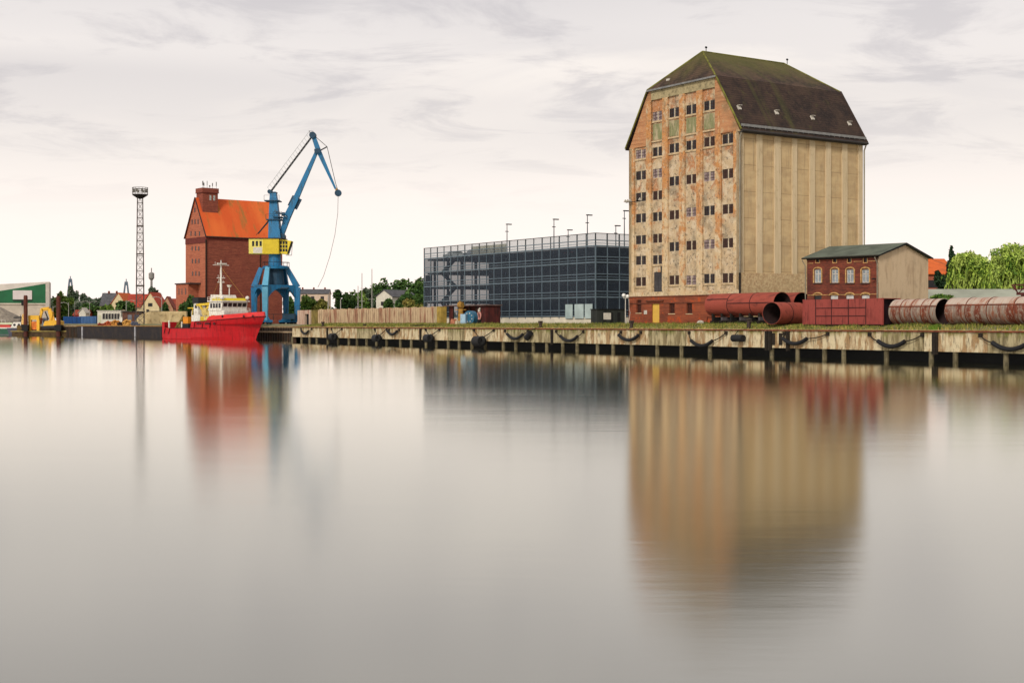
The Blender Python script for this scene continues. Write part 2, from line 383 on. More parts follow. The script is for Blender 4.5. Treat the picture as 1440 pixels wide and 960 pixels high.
mb=MB(); mb.tube([(-.4,.85,1.95),(-.4,-.85,1.95)],.38,16); mb.build('cylinder',MRB,root,smooth=True)
mb=MB(); mb.tube([(-.4,.5,2.3),(-.2,.2,2.8),(.1,0,QZ+.03)],.04,6); mb.build('rope',MDT,root)
yc=qs(748); root=thing('slanting_fender','black drum fender hanging aslant from a rope over the quay edge','fender',P0+QU*yc,QR)
mb=MB(); mb.tube([(-.5,.55,1.55),(-.45,-.4,2.25)],.42,14); mb.build('drum',MRB,root,smooth=True)
mb=MB(); mb.tube([(-.45,-.4,2.5),(-.15,-1.1,2.9),(.3,-1.9,QZ+.15)],.05,6); mb.build('rope',MDT,root)

# bollards on the edge
MBO=M('bollard_iron',(62,50,44),.8,.4,5)
def bollard(px,label,hgt=.75):
    p=qp(px,1.1,QZ); root=thing('mooring_bollard',label,'bollard',p,QR,'mooring bollards on the quay edge')
    mb=MB(); mb.tube([(0,0,-.02),(0,0,.12),(0,0,.14),(0,0,hgt-.22),(0,0,hgt-.15),(0,0,hgt)],[.34,.34,.22,.2,.36,.3],12); mb.build('post',MBO,root,smooth=True)
    mb=MB(); mb.bar((0,-.5,hgt-.3),(0,.5,hgt-.3),.12,.12); mb.build('cross_bar',MBO,root)
bollard(760,'rusty bollard on the quay edge right above the slanting drum fender',.95)
bollard(888,'dark cross bar bollard by the left corner of the tall granary',.95)
bollard(1053,'pale rusty bollard in front of the raised red pipe',1.15)
bollard(513,'low dark bollard before the ribbed wall, with a rope coil shape',.5)
bollard(454,'squat rusty bollard at the left end of the ribbed wall',.9)

# timbers lying on the edge
for (xa,xb,lab) in ((578,600,'dark weathered timber baulk lying before the end of the ribbed wall'),(604,612,'short dark timber offcut beside the longer baulk')):
    a=qp(xa,2.4,QZ+.2); b=qp(xb,2.2,QZ+.2); mb=MB(); mb.bar(a,b,.34,.34); tag(mb.build('timber_baulk',MDT),lab,'timber')

# ------------------------------------------------------------ grass fringe (stuff)
def grass(name,n,s0,s1,b0,b1,h0,h1,mat,rs,dens=None):
    rnd=random.Random(rs); mb=MB()
    for i in range(n):
        sv=rnd.uniform(s0,s1); bv=b0+(b1-b0)*rnd.random()
        if dens and rnd.random()>dens(sv,bv): continue
        z=QZ+.02 if bv<1.2 else QZ+.02+(GZ-.05-QZ)*min(1,(bv-1.2)/3.3)
        h=rnd.uniform(h0,h1)*(.5+.9*(math.sin(sv*.9)*.5+.5)); p=P0+QU*sv+QN*bv; a=rnd.uniform(0,pi); w_=.035+.03*rnd.random()
        dx,dy=cos(a)*w_,sin(a)*w_; lx,ly=rnd.uniform(-.4,.4)*h,rnd.uniform(-.4,.4)*h
        mb.poly([(p.x-dx,p.y-dy,z-.02),(p.x+dx,p.y+dy,z-.02),(p.x+lx,p.y+ly,z+h)])
    return tag(mb.build(name,mat),kind='stuff')
MGR=M('grass_green',(118,128,52),.9,.45,.6); MGY=M('grass_yellow',(178,160,86),.9,.4,.5); MWD=M('weed_green',(110,140,44),.9,.4,.6)
grass('grass',26000,-30,S1,.9,9,.12,.34,MGR,1)
grass('dry_grass',15000,-30,S1,.35,6,.08,.26,MGY,2)
grass('weeds',500,qs(1312),qs(1300),.5,1.0,.3,.55,MWD,4)
# ------------------------------------------------------------ tall granary
C=Vector((27.5,165,GZ)); BR=atan2(.558,.83); DY=(-.558,.83); DX=(.83,.558); W=21.2; LX=21.7
C0=(27.5,165)
ZE=27.0-GZ; ZB=34.1-GZ; ZR=38.5-GZ; YB=4.03; XH=3.56
def sy(px): return hit(px,C0,DY)
def sz(px,py): return hitz(px,py,C0,DY)[1]-GZ
def rx(px): return hit(px,C0,DX)
def rz_(px,py): return hitz(px,py,C0,DX)[1]-GZ
def weathered(name,plaster,brickc,grey,pale,lo,hi,zr,low_plaster=True,g_amt=.6):
    """peeling plaster over brick: brick shows more the higher up the gable"""
    t=NT(name); uv=t.uv(); z=t.xyz()[2]
    zz=t.n.new('ShaderNodeMapRange'); t.l.new(z,zz.inputs[0]); zz.inputs[1].default_value=zr[0]; zz.inputs[2].default_value=zr[1]; zz.inputs[3].default_value=-.12; zz.inputs[4].default_value=.10
    n=t.noise(.42,7,.68,dist=.4); m=t.ramp(t.math('ADD',n,zz.outputs[0]),lo,hi)
    b=t.n.new('ShaderNodeTexBrick'); t.l.new(uv,b.inputs['Vector']); b.inputs['Color1'].default_value=lin(*brickc); b.inputs['Color2'].default_value=lin(*[x*.8 for x in brickc]); b.inputs['Mortar'].default_value=lin(*plaster)
    b.inputs['Scale'].default_value=1; b.inputs['Brick Width'].default_value=.27; b.inputs['Row Height'].default_value=.09; b.inputs['Mortar Size'].default_value=.012
    bn=t.mix(t.ramp(t.noise(1.7,5,.7),.35,.65),b.outputs[0],lin(brickc[0],brickc[1]*1.12,brickc[2]*1.15))
    k=t.mix(t.math('MULTIPLY',t.ramp(t.noise(.9,6,.6),.45,.62),.8),lin(*plaster),lin(*pale))
    k=t.mix(m,k,bn)
    k=t.mix(t.math('MULTIPLY',t.ramp(t.noise(.55,6,.62,t.map((1,1,.8))),.5,.66),g_amt),k,lin(*grey))
    k=t.mix(t.math('MULTIPLY',t.ramp(t.noise(2.6,6,.78),.53,.63),.75),k,lin(*[x*.55 for x in grey]))
    k=t.mix(t.math('MULTIPLY',t.ramp(t.noise(2.1,5,.7,t.map((1,1,1.2))),.56,.64),.6),k,lin(*pale))
    st=t.noise(1,4,.6,t.map((2.4,.2,1),vec=uv)); k=t.mix(t.math('MULTIPLY',t.ramp(st,.56,.7),.35),k,lin(*[x*.6 for x in grey]))
    t.bump(t.noise(4,5,.7),.35,.05); return t.done(k,.95)
MBAY=weathered('peeling_bay_plaster',(208,182,146),(200,122,76),(128,118,100),(226,206,176),.52,.64,(4,26))
MPIL=weathered('peeling_pilaster',(222,194,152),(212,132,74),(132,120,98),(228,208,176),.47,.6,(2,20),g_amt=.4)
MMOSS=streaky('mossy_spandrel',(196,180,146),(128,134,88),(96,102,66),fx=1.4,fz=.4,lo=.35,hi=.55)
MGBK=brick('gable_brick',(208,136,80),(190,112,66),(206,176,140),.3,.3,(132,116,88),.6,patch=(206,180,140))
MBASE=brick('plinth_brick',(172,74,40),(144,58,38),(150,106,76),.3,.3,(92,52,40),.5,patch=(198,84,36))
MTAN=M('rendered_concrete',(212,188,148),.92,.12,.5)
t=NT('panel_concrete'); n=t.noise(1,5,.6,t.map((.35,.35,1.0))); n2=t.noise(.8,6,.7); uvz=t.xyz()[2]
bd=t.math('FRACT',t.math('MULTIPLY',uvz,.31)); seam=t.math('LESS_THAN',bd,.03)
k=t.mix(t.ramp(n,.35,.65),lin(206,176,132),lin(222,194,148)); k=t.mix(t.math('MULTIPLY',t.ramp(n2,.5,.72),.5),k,lin(180,158,122)); k=t.mix(t.math('MULTIPLY',seam,.45),k,lin(120,98,66))
sv=t.noise(1,4,.6,t.map((2.2,.10,1),vec=t.uv())); k=t.mix(t.math('MULTIPLY',t.ramp(sv,.5,.7),.4),k,lin(210,188,150)); s3=t.noise(1,5,.65,t.map((3.1,.16,1),vec=t.uv())); k=t.mix(t.math('MULTIPLY',t.ramp(s3,.54,.68),.5),k,lin(150,128,96)); pat=t.noise(.28,5,.6); k=t.mix(t.math('MULTIPLY',t.ramp(pat,.52,.6),.35),k,lin(176,150,116)); MPAN=t.done(k,.93)
t=NT('pilaster_concrete'); sv=t.noise(1,5,.6,t.map((3,.12,1),vec=t.uv())); k=t.mix(t.ramp(sv,.4,.65),lin(218,196,158),lin(230,208,172)); k=t.mix(t.math('MULTIPLY',t.ramp(t.noise(1.2,6,.7),.52,.7),.4),k,lin(160,134,94)); s3=t.noise(1,5,.65,t.map((5,.3,1),vec=t.uv())); k=t.mix(t.math('MULTIPLY',t.ramp(s3,.56,.7),.5),k,lin(150,128,96)); MPC=t.done(k,.93)
t=NT('rubble_base'); v=t.n.new('ShaderNodeTexVoronoi'); t.l.new(t.tc.outputs['Object'],v.inputs['Vector']); v.inputs['Scale'].default_value=3.6
k=t.mix(t.ramp(t.noise(3,5,.7),.4,.65),lin(226,200,156),lin(186,158,118)); k=t.mix(t.math('MULTIPLY',t.ramp(v.outputs[0],.35,.7),.25),k,lin(186,140,100)); k=t.mix(t.math('MULTIPLY',t.ramp(t.noise(.7,5),.5,.7),.5),k,lin(196,170,128)); t.bump(v.outputs[0],.5,.05); MRUB=t.done(k,.95)
t=NT('roof_tiles'); o=t.xyz(); z=o[2]
rowf=t.math('FRACT',t.math('MULTIPLY',z,3.2)); colf=t.noise(1,4,.7,t.map((2.2,2.2,3.2)))
k=t.mix(t.ramp(t.noise(.5,6,.7),.35,.65),lin(50,38,35),lin(90,68,56)); k=t.mix(t.math('MULTIPLY',t.math('LESS_THAN',rowf,.22),.55),k,lin(22,18,18)); k=t.mix(t.math('MULTIPLY',t.ramp(colf,.5,.7),.45),k,lin(112,88,72))
k=t.mix(t.math('MULTIPLY',t.ramp(t.noise(.22,4,.6),.5,.62),.35),k,lin(106,84,66))
lower=t.math('LESS_THAN',z,ZB); k=t.mix(t.math('MULTIPLY',lower,.42),k,lin(34,27,27)); gs=t.noise(1,4,.6,t.map((.35,.02,.02))); k=t.mix(t.math('MULTIPLY',t.ramp(gs,.58,.7),.4),k,lin(84,84,44))
rb=t.math('ADD',t.math('MULTIPLY',t.noise(.35,6,.7),5.5),z); mo=t.ramp(rb,ZR-2.0,ZR+3.0)
k=t.mix(t.math('MULTIPLY',mo,.62),k,lin(104,104,44)); k=t.mix(t.math('MULTIPLY',t.ramp(t.noise(.8,6,.7),.56,.7),.35),k,lin(92,92,44))
t.bump(rowf,.6,.08); MTILE=t.done(k,.9)
MMR=M('mossy_ridge',(118,116,50),.95,.45,1.2); MZN=M('zinc',(150,150,148),.5,.2,2,metal=.4); MPW=M('weathered_white',(214,208,196),.7,.15,3)
MGLD=M('dark_window',(34,30,34),.35,.6,2.5,spec=.5); MWF=M('old_window_bar',(214,198,172),.8,.25,3); MSIL=M('plaster_sill',(206,180,142),.9,.25,2)
MPN=(MGLD,M('brown_shutter',(70,50,44),.8,.4,3),M('pale_shutter',(150,132,132),.8,.4,3))
root=thing('granary','tall old granary with peeling gable front, concrete panel side and dark mossy mansard roof','warehouse',C,BR)
c1=[216.5,246.5,277,306.5,337,366,396]; c2=[163,213,243.5,274.5,304.5,335,365]; c3=[158,208,254.5,302,346.7,393.7]; c4=[153.7,203.8,251.8,298,344.9,393.7]
c5=[148,199,247.9,296,343.3,391.6]; c6=[194.9,244,293.8,341.5,390.8]
bays=[(891.7,908.3,c1),(915.6,930.9,c2),(938.8,954.8,c3),(962.4,979.0,c4),(987.4,1005,c5),(1013.4,1031,c6)]
ZP=7.1-GZ
win=[]; ZT=sz(970,130)
bb=[(sy(b),sy(a)) for a,b,_ in bays]          # local y ranges, from left bay to right bay
for bi,((pa,pb,rows),(y0,y1)) in enumerate(zip(bays,bb)):
    top = ZT if 1<=bi<=4 else ZE-.15
    bot = ZP+.55
    pc=(pa+pb)/2; ops=[]
    for r in rows:
        z=sz(pc,r); hh=.6; u0,u1=.04,(y1-y0)-.04
        pass
        ops.append((u0,u1,z-hh,z+hh))
    doorop=None
    if bi==1:
        zt=sz(923,382.5); doorop=(.30,(y1-y0)-.25,bot,zt); ops.append(doorop)
        z0=sz(926,384.0); ops.append((.10,.62,z0+.12,ops[6][2]-.001))
    mb=MB(); mb.wall((.23,y0,0),(0,1,0),(1,0,0),y1-y0,bot,top,ops,.14)
    mb.build('bay_wall',MBAY,root)
    for i,(a,b_,z0,z1) in enumerate(ops):
        if bi==1 and i>=7:
            mb=MB(); mb.box(.33,.37,y0+a,y0+b_,z0,z1)
            if i==7:
                mb.mi=0
                o=mb.build('loading_door',M('grey_door',(72,70,72),.7,.3,2),root)
                m2=MB(); m2.box(.30,.327,y0+a+.2,y0+b_-.2,z1-.8,z1-.15); m2.box(.305,.328,y0+(a+b_)/2-.03,y0+(a+b_)/2+.03,z0,z1); m2.build('door_light',MGLD,o)
            else: mb.build('dark_hoist_slot',MGLD,root)
            continue
        m=MB(); ym=y0+(a+b_)/2; zc=(z0+z1)/2
        for (ya,yb) in ((y0+a,y0+a+.03),(y0+b_-.03,y0+b_)): m.box(.27,.31,ya,yb,z0,z1)
        m.box(.25,.31,ym-.075,ym+.075,z0,z1)
        for (za,zb_) in ((z0,z0+.03),(z1-.03,z1)): m.box(.265,.315,y0+a,y0+b_,za,zb_)
        o=m.build('window',MWF,root)
        m=MB(); m.box(.318,.37,y0+a+.03,y0+b_-.03,z0,z1); 
        q_=(i*7+bi*5+int(z0*3))%11; m.build('pane',MPN[2] if (bi==1 and i==0) or q_==10 else MPN[1] if q_ in (2,5,8) else MPN[0],o)
        m=MB()
        for q in (.33,.66): m.box(.28,.308,y0+a+.06,y0+b_-.06,z0+(z1-z0)*q-.025,z0+(z1-z0)*q+.025)
        for q in (.25,.75): m.box(.275,.30,y0+a+(b_-a)*q-.025,y0+a+(b_-a)*q+.025,z0,z1)
        m.build('glazing_bar',M('rust_bar',(66,42,36),.8,.3,4),o)
        if i in (0,1) and 1<=bi<=4 or (i==len(rows)-1) or i==0:
            m=MB(); m.box(.10,.227,y0+.02,y1-.02,z0-.24,z0-.02); m.build('sill',MSIL,root)
    if 1<=bi<=4:
        zlo=sz(pc,rows[1])+1.35; zhi=ops[0][2]-.3
        m=MB(); m.box(.20,.228,y0+.12,y1-.12,zlo+.2,zhi-.1); m.build('mossy_spandrel',MMOSS,root)
        m=MB(); m.box(.06,.228,y0,y1,zlo-.1,zlo+.1); m.build('lintel',MSIL,root)
# pilasters between the bays, as one skin with relief
yl=[0]+[v for (a,b_) in reversed(bb) for v in (a,b_)]+[W]
for i in range(0,len(yl),2):
    y0,y1=yl[i],yl[i+1]; ym=(y0+y1)/2
    top=ZT if ym>YB and ym<W-YB else ZE-.15
    if i==0: top=ZE-.15
    mb=MB(); mb.box(0,.6,y0,y1,ZP+.55,top); mb.build('pilaster',MPIL,root)
mb=MB(); mb.box(-.03,.6,0.0,W,ZP,ZP+.546); mb.build('string_course',MPIL,root)
# gable head
def gy(z): return YB*(z-ZE)/(ZB-ZE)
ya,yb_=bb[4][0],bb[1][1]      # inner gable wall limits
mb2=MB()
mb=MB()
y5=bb[4][0]; y2=bb[1][1]
mb.prism([(0.02,ZE-.149),(bb[5][1]+.0,ZE-.149),(y5,ZE-.149),(y5,ZB),(YB+.02,ZB)],'x',.03,.6)
mb2.prism([(y2,ZE-.149),(W-.02,ZE-.149),(W-YB-.02,ZB),(y2,ZB)],'x',.03,.6)
mb.build('gable_shoulder',MGBK,root); mb2.build('gable_shoulder',MGBK,root)
mb=MB(); mb.box(.0,.62,max(y5,YB)+.003,min(y2,W-YB)-.003,ZT+.002,ZB-.15); mb.build('gable_head_beam',streaky('grey_beam',(186,170,130),(150,138,104),(110,100,76),fx=.8,fz=.8),root)
for y in (bb[5][1]+.35,bb[0][0]-.2):
    mb=MB(); mb.box(-.03,.028,y-.16,y+.16,ZE-.1,ZE+2.6); mb.build('gable_rib',MPIL,root)
# body and plinth
mb=MB(); mb.box(.64,LX-.4,.42,W-.4,ZP,ZE-.2); mb.prism([(.45,ZE-.2),(W-.45,ZE-.2),(W-YB-.4,ZB-.2),(YB+.4,ZB-.2)],'x',.62,LX-.7); mb.build('inner_core',M('inner_dark',(40,36,34),.9,.2,1),root)
mb=MB(); ops=[]
for px,py,wd,hd in ((899,430.5,7,18),(945.5,433,8,15),(970,433,8,15),(922.5,440,10.6,27)):
    z=sz(px,py); dd=165+.83*sy(px); ops.append((sy(px+wd/2),sy(px-wd/2),max(z-hd/2*dd/F,-.1),z+hd/2*dd/F))
mb.wall((-.08,0,0),(0,1,0),(1,0,0),W,-.6,ZP-.12,ops,.35); mb.poly([(-.08,0,-.6),(.5,0,-.6),(.5,0,ZP-.12),(-.08,0,ZP-.12)]); mb.build('brick_plinth',MBASE,root)
mb=MB(); mb.box(-.16,.5,-.02,W,ZP-.12,ZP-.002); mb.box(-.13,-.085,0,W,ZP-1.0,ZP-.88); mb.build('plinth_cornice',M('cornice_brown',(112,62,44),.9,.3,2),root)
for i,(a,b_,z0,z1) in enumerate(ops):
    if i<3:
        m=MB(); m.box(.14,.2,a,b_,z0,z1); o=m.build('plinth_window',M('barred_dark',(24,22,26),.5,.4,3),root)
        m=MB()
        for q in range(1,5): m.box(.04,.08,a+(b_-a)*q/5-.02,a+(b_-a)*q/5+.02,z0,z1)
        m.build('iron_bars',MRU,o); m=MB(); m.box(-.14,-.083,a-.1,b_+.1,z0-.14,z0-.02); m.build('sill',MSIL,o)
    else:
        m=MB(); m.box(.05,.12,a+.02,b_-.02,-.05,z1); o=m.build('yellow_door',M('yellow_paint',(236,190,84),.6,.1,1),root)
        m=MB(); m.box(-.3,-.09,a-.9,b_+1.0,z1+.25,z1+.42); m.build('door_canopy',M('cornice_brown',(112,62,44)),root)
m=MB(); y=sy(908.5); m.box(-.12,-.085,y-.3,y+.3,1.35,1.85); m.build('house_sign',MPW,root)
# right side: concrete panels
pan=[(1046,1064.5),(1072.4,1089.6),(1098.3,1114.6),(1121.2,1139.2),(1146.3,1162),(1168.7,1185),(1192,1207.8)]
zt=rz_(1055,188.5); zb=rz_(1060,383.7); xs=[0]
for (a,b_) in pan:
    x0,x1=rx(a),rx(b_); xs+= [x0,x1]
    m=MB(); m.box(x0+.001,x1-.001,.2,.41,zb,zt); m.build('recessed_panel',MPAN,root)
xs.append(LX)
for i in range(0,len(xs),2):
    m=MB(); m.box(xs[i],xs[i+1],0,.55,zb,zt+.0); m.build('concrete_pilaster',MPC,root)
m=MB(); m.box(0,LX,-.02,.55,zt+.002,ZE-.1); m.build('eaves_beam',MTAN,root)
m=MB(); m.box(.0,LX,-.06,.55,-.6,zb-.002); m.build('rubble_base',MRUB,root)
m=MB(); m.box(.0,LX,W-.5,W,-.6,ZE-.1); m.box(LX-.5,LX,.56,W-.51,-.6,ZE-.1); m.build('rear_wall',MTAN,root)
# roof
XO=.22; YO=.55
def sl(y0,z0,y1,z1,y): return z0+(z1-z0)*(y-y0)/(y1-y0)
ez=ZE-.1
# points
xa,xb=-XO,LX+XO
A=[(xa,-YO,ez),(xb,-YO,ez),(xb,W+YO,ez),(xa,W+YO,ez)]
B=[(xa,YB,ZB),(xb,YB,ZB),(xb,W-YB,ZB),(xa,W-YB,ZB)]
R=[(XH,W/2,ZR),(LX-XH,W/2,ZR)]
mb=MB()
mb.poly([A[0],A[1],B[1],B[0]]); mb.poly([B[0],B[1],R[1],R[0]]); mb.poly([A[2],A[3],B[3],B[2]]); mb.poly([B[2],B[3],R[0],R[1]])
mb.poly([B[3],B[0],R[0]]); mb.poly([B[1],B[2],R[1]])
dn=.22
lo=lambda p:(p[0],p[1],p[2]-dn)
for a,b_ in ((A[0],A[1]),(A[1],B[1]),(B[1],B[2]),(B[2],A[2]),(A[2],A[3]),(A[3],B[3]),(B[3],B[0]),(B[0],A[0])): mb.poly([a,lo(a),lo(b_),b_])
mb.poly([lo(A[0]),lo(B[0]),lo(B[1]),lo(A[1])]); mb.poly([lo(B[0]),lo(B[3]),lo(B[2]),lo(B[1])]); mb.poly([lo(A[3]),lo(A[2]),lo(B[2]),lo(B[3])])
roof=mb.build('roof',MTILE,root)
m=MB()
for a,b_ in ((R[0],R[1]),(B[0],R[0]),(B[3],R[0]),(B[1],R[1]),(B[2],R[1]),(A[0],B[0]),(A[3],B[3])): m.tube([a,b_],.12,6)
m.build('ridge_tiles',MMR,roof)
m=MB(); m.tube([A[1],B[1]],.16,6); m.build('verge_tiles',M('dark_tile_edge',(60,46,40),.9,.3,2),roof)
m=MB(); m.tube([(xa,-YO-.12,ez-.12),(xb,-YO-.12,ez-.12)],.15,8); m.box(xa,xb,-YO-.02,-.03,ez-.32,ez-.225); m.build('gutter',M('dark_gutter',(56,52,50),.6,.2,2),roof)
m=MB(); f=.05; yy=-YO+(YB+YO)*f; zz=ez+(ZB-ez)*f; m.bar((xa+.1,yy-.12,zz+.22),(xb-.1,yy-.12,zz+.22),.1,.3)
for q in range(0,24): x=xa+.4+q*(xb-xa-.8)/23; m.bar((x,yy-.12,zz-.05),(x,yy-.12,zz+.3),.05)
m.build('snow_guard',MZN,roof)
m=MB(); m.box(xa-.12,xa+.06,YB-.1,W-YB+.1,ZB-.24,ZB-.02); m.build('hip_gutter',MZN,roof)
def skylight(px,py,lab=None):
    # on the lower right slope: solve plane
    best=None; k1=(px-720)/F; k2=-(py-HZ)/F
    n_=(ZB-ez)/(YB+YO)
    # local: z = ez+(y+YO)*n_ ; world = C+x*DX+y*DY
    # unknown d,x,y : X=k1 d ; Y=d ; Z=EYE+k2 d
    import mathutils
    Mx=Matrix(((k1,-DX[0],-DY[0]),(1,-DX[1],-DY[1]),(k2,0,-n_)))
    s_=Mx.inverted()@Vector((C0[0],C0[1],GZ+ez+YO*n_-EYE)); x,y=s_[1],s_[2]; z=ez+(y+YO)*n_
    up_=Vector((0,1,n_)).normalized(); nn=Vector((0,-n_,1)).normalized(); c_=Vector((x,y,z))
    m=MB(); P=[]
    for h in (-.02,.16):
        for a,b_ in ((-.24,-.3),(.24,-.3),(.24,.3),(-.24,.3)): P.append(c_+Vector((a,0,0))+up_*b_+nn*h)
    m.faces(P,[(4,5,6,7),(0,1,5,4),(1,2,6,5),(2,3,7,6),(3,0,4,7)]); o=m.build('roof_hatch',MPW,roof)
    m=MB(); q=c_+up_*.5+nn*.35; m.bar(c_+up_*.33+nn*.1,c_+up_*.05+nn*.5,.46,.05,up=nn); m.build('hatch_lid',MPW,o)
for p in ((1039,152),(1091.5,159),(1142,166.5),(1194,174.5)): skylight(*p)
m=MB(); m.box(.5,1.1,W/2+3.0,W/2+3.6,ZB+.55,ZB+1.1); m.build('roof_hatch',MPW,roof)
for r in (R[0],R[1]):
    m=MB(); m.tube([(r[0]+.6,r[1],r[2]),(r[0]+.6,r[1],r[2]+.55)],.05,6); m.ball((r[0]+.6,r[1],r[2]+.6),.18,8,5,(1.2,.6,.8)); m.build('ridge_vent',MDK,roof)
# downpipes
MDP=M('downpipe',(150,142,124),.6,.2,2)
m=MB(); m.tube([(-.1,-.5,ez-.15),(-.12,-.18,ez-1.0),(-.12,-.18,zb)],.09,8); m.build('downpipe',MDP,root)
m=MB(); m.tube([(-.12,-.18,zb-.02),(-.12,-.18,.2)],.12,8); m.build('downpipe_foot',MDK,root)
m=MB(); m.tube([(LX+.12,-.5,ez-.15),(LX+.1,-.15,ez-1.0),(LX+.1,-.15,0)],.09,8); m.build('downpipe',MDP,root)
m=MB(); m.tube([(.15,W+.1,ez-.15),(.15,W+.1,0)],.09,8); m.build('downpipe',MDP,root)
# flood light bracket at the left corner
z=sz(897,283); y0=sy(907); y1=W+.25
m=MB(); m.bar((-.35,y0,z-.05),(-.35,y1,z-.05),.08); 
for y in (y0+.2,W-.3): m.bar((-.35,y,z-.05),(.02,y,z+.3),.06)
o=m.build('lamp_bracket',MDK,root)
for i,y in enumerate((y0+.35,y0+.8,W-.9,W-.4,W+.1)):
    m=MB(); m.tube([(-.35,y,z+.02),(-.62,y+.1,z+.2)],[.1,.22],8); m.build('flood_lamp',MPW if i!=1 else MDK,o)
# ------------------------------------------------------------ parking garage
GC=(13.04,214.); GL=53.2; GD=31.
root=thing('parking_garage','open four storey parking garage behind dark steel mesh with lamps on its roof','garage',(GC[0],GC[1],GZ),BR)
LV=[4.16,6.9,9.6,12.35-.15]        # slab levels above the ground
ZTOP=14.25
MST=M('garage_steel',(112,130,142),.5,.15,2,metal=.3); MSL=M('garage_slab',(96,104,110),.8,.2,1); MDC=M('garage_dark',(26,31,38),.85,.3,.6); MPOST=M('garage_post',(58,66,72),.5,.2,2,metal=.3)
def screen(name,col,alpha,rough=.5,sc_=11.):
    m=bpy.data.materials.new(name); m.use_nodes=True; t=m.node_tree; b=t.nodes['Principled BSDF']; b.inputs['Base Color'].default_value=lin(*col); b.inputs['Roughness'].default_value=rough; b.inputs['Metallic'].default_value=.3
    tr=t.nodes.new('ShaderNodeBsdfTransparent'); mx=t.nodes.new('ShaderNodeMixShader'); mx.inputs[0].default_value=alpha
    t.links.new(tr.outputs[0],mx.inputs[1]); t.links.new(b.outputs[0],mx.inputs[2]); t.links.new(mx.outputs[0],t.nodes['Material Output'].inputs[0]); return m
MSCR=screen('steel_mesh',(44,58,74),.52); MSCT=screen('fine_mesh',(150,160,164),.28)
# slabs and interior
for i,z in enumerate(LV):
    m=MB(); m.box(.5,GD-.5,.5,GL-.5,z-.28,z); m.build('deck_slab',MSL,root)
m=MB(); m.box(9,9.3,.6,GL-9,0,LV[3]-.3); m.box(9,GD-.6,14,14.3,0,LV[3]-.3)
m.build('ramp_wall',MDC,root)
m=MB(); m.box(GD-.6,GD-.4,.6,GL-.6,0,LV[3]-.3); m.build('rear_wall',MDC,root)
m=MB(); m.box(.05,.45,0.05,GL,-.5,1.15); m.box(.45,GD,.05,.45,-.5,1.15); m.build('plinth_wall',M('pale_concrete',(236,226,206),.9,.12,.6),root)
nb=11
for k in range(nb+1):
    y=GL*k/nb
    for x in (2.2,8.4):
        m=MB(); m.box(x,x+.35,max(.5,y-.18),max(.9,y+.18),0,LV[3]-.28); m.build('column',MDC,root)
ys=[GL*k/(nb*2) for k in range(nb*2+1)]
for k,y in enumerate(ys):
    w_=.075 if k%2==0 else .04
    m=MB(); m.box(-.02,.16,y-w_,y+w_,.9,LV[3]+.1); m.build('facade_post',MST,root)
    m=MB(); m.box(-.02,.14,y-w_*.9,y+w_*.9,LV[3]+.1,ZTOP); m.build('parapet_post',MPOST,root)
for k in range(1,9):
    x=k*2.42
    if x>20: break
    m=MB(); m.box(x-.08,x+.08,-.02,.16,.9,LV[3]+.1); m.build('facade_post',MST,root)
    m=MB(); m.box(x-.08,x+.08,-.02,.14,LV[3]+.1,ZTOP); m.build('parapet_post',MPOST,root)
for i,z in enumerate([1.2]+LV):
    for dz,hh in ((.02,.2),(.5,.07),(.95,.13)):
        m=MB(); m.box(-.07,-.021,0,GL,z+dz,z+dz+hh); m.box(-.07,GD,-.07,-.021,z+dz,z+dz+hh); m.build('guard_rail',MST,root)
m=MB(); m.box(-.08,.15,-.08,GL,ZTOP,ZTOP+.09); m.box(-.08,GD,-.08,.15,ZTOP-.002,ZTOP+.088); m.build('top_rail',MPOST,root)
for (z0,z1,mt,nm) in ((1.16,LV[3]+.1,MSCR,'mesh_cladding'),(LV[3]+.12,ZTOP-.02,MSCT,'parapet_mesh')):
    for k in range(nb):
        m=MB(); a,b_=GL*k/nb+.1,GL*(k+1)/nb-.1
        m.box(.03,.045,a,b_,z0,z1); m.build(nm,mt,root)
    m=MB(); m.box(.17,21,.03,.045,z0,z1); m.build(nm,mt,root)
# stair tower bay at the far end, seen against the sky
for z in LV:
    m=MB(); m.box(1,1.2,GL-8.6,GL-.6,z-.28,z-.1); m.build('stair_landing',MSL,root)
m=MB(); z0=0.
for i,z in enumerate(LV):
    m.bar((2.5,GL-7.5+(5 if i%2 else 0),z0),(2.5,GL-7.5+(0 if i%2 else 5),z),1.0,.07); z0=z
m.build('stair_flight',MPOST,root)
# solid panels bottom left of the tower, dark
for (z0,z1) in ((LV[0]+.1,LV[2]-.4),):
    m=MB(); m.box(.2,.3,GL-2.6,GL-.2,z0,z1); m.build('solid_panel',M('grey_sheet',(78,86,94),.7,.15,1),root)
m=MB(); m.box(1.5,1.7,GL*.52,GL*.73,LV[3],ZTOP-.25); m.build('roof_house',M('greige_panel',(176,172,150),.8,.1,1),root)
m=MB(); m.box(-.1,-.03,1.2,9.2,-.2,2.2); m.box(-.1,-.03,9.5,11.,.2,2.2)
MGD=M('pale_glass',(176,196,196),.2,.15,.6,spec=.8); m=MB()
yk=[hit(x,GC,DY) for x in (834,823.5,821.5,809,806,796)]
for a,b_ in ((yk[0],yk[1]),(yk[2],yk[3]),(yk[4],yk[5])):
    m=MB(); m.box(-.16,-.08,a,b_,.9,3.2); m.build('entrance_pane',MGD,root)
for z in (LV[0]-.55,LV[1]-.55,LV[2]-.55,LV[3]-.55):
    m=MB(); a,b_=hit(803,GC,DY),hit(784,GC,DY); m.box(1.3,1.5,a,b_,z-.1,z+.16); m.build('red_band',M('dull_red_band',(120,52,62),.7,.1,1),root)
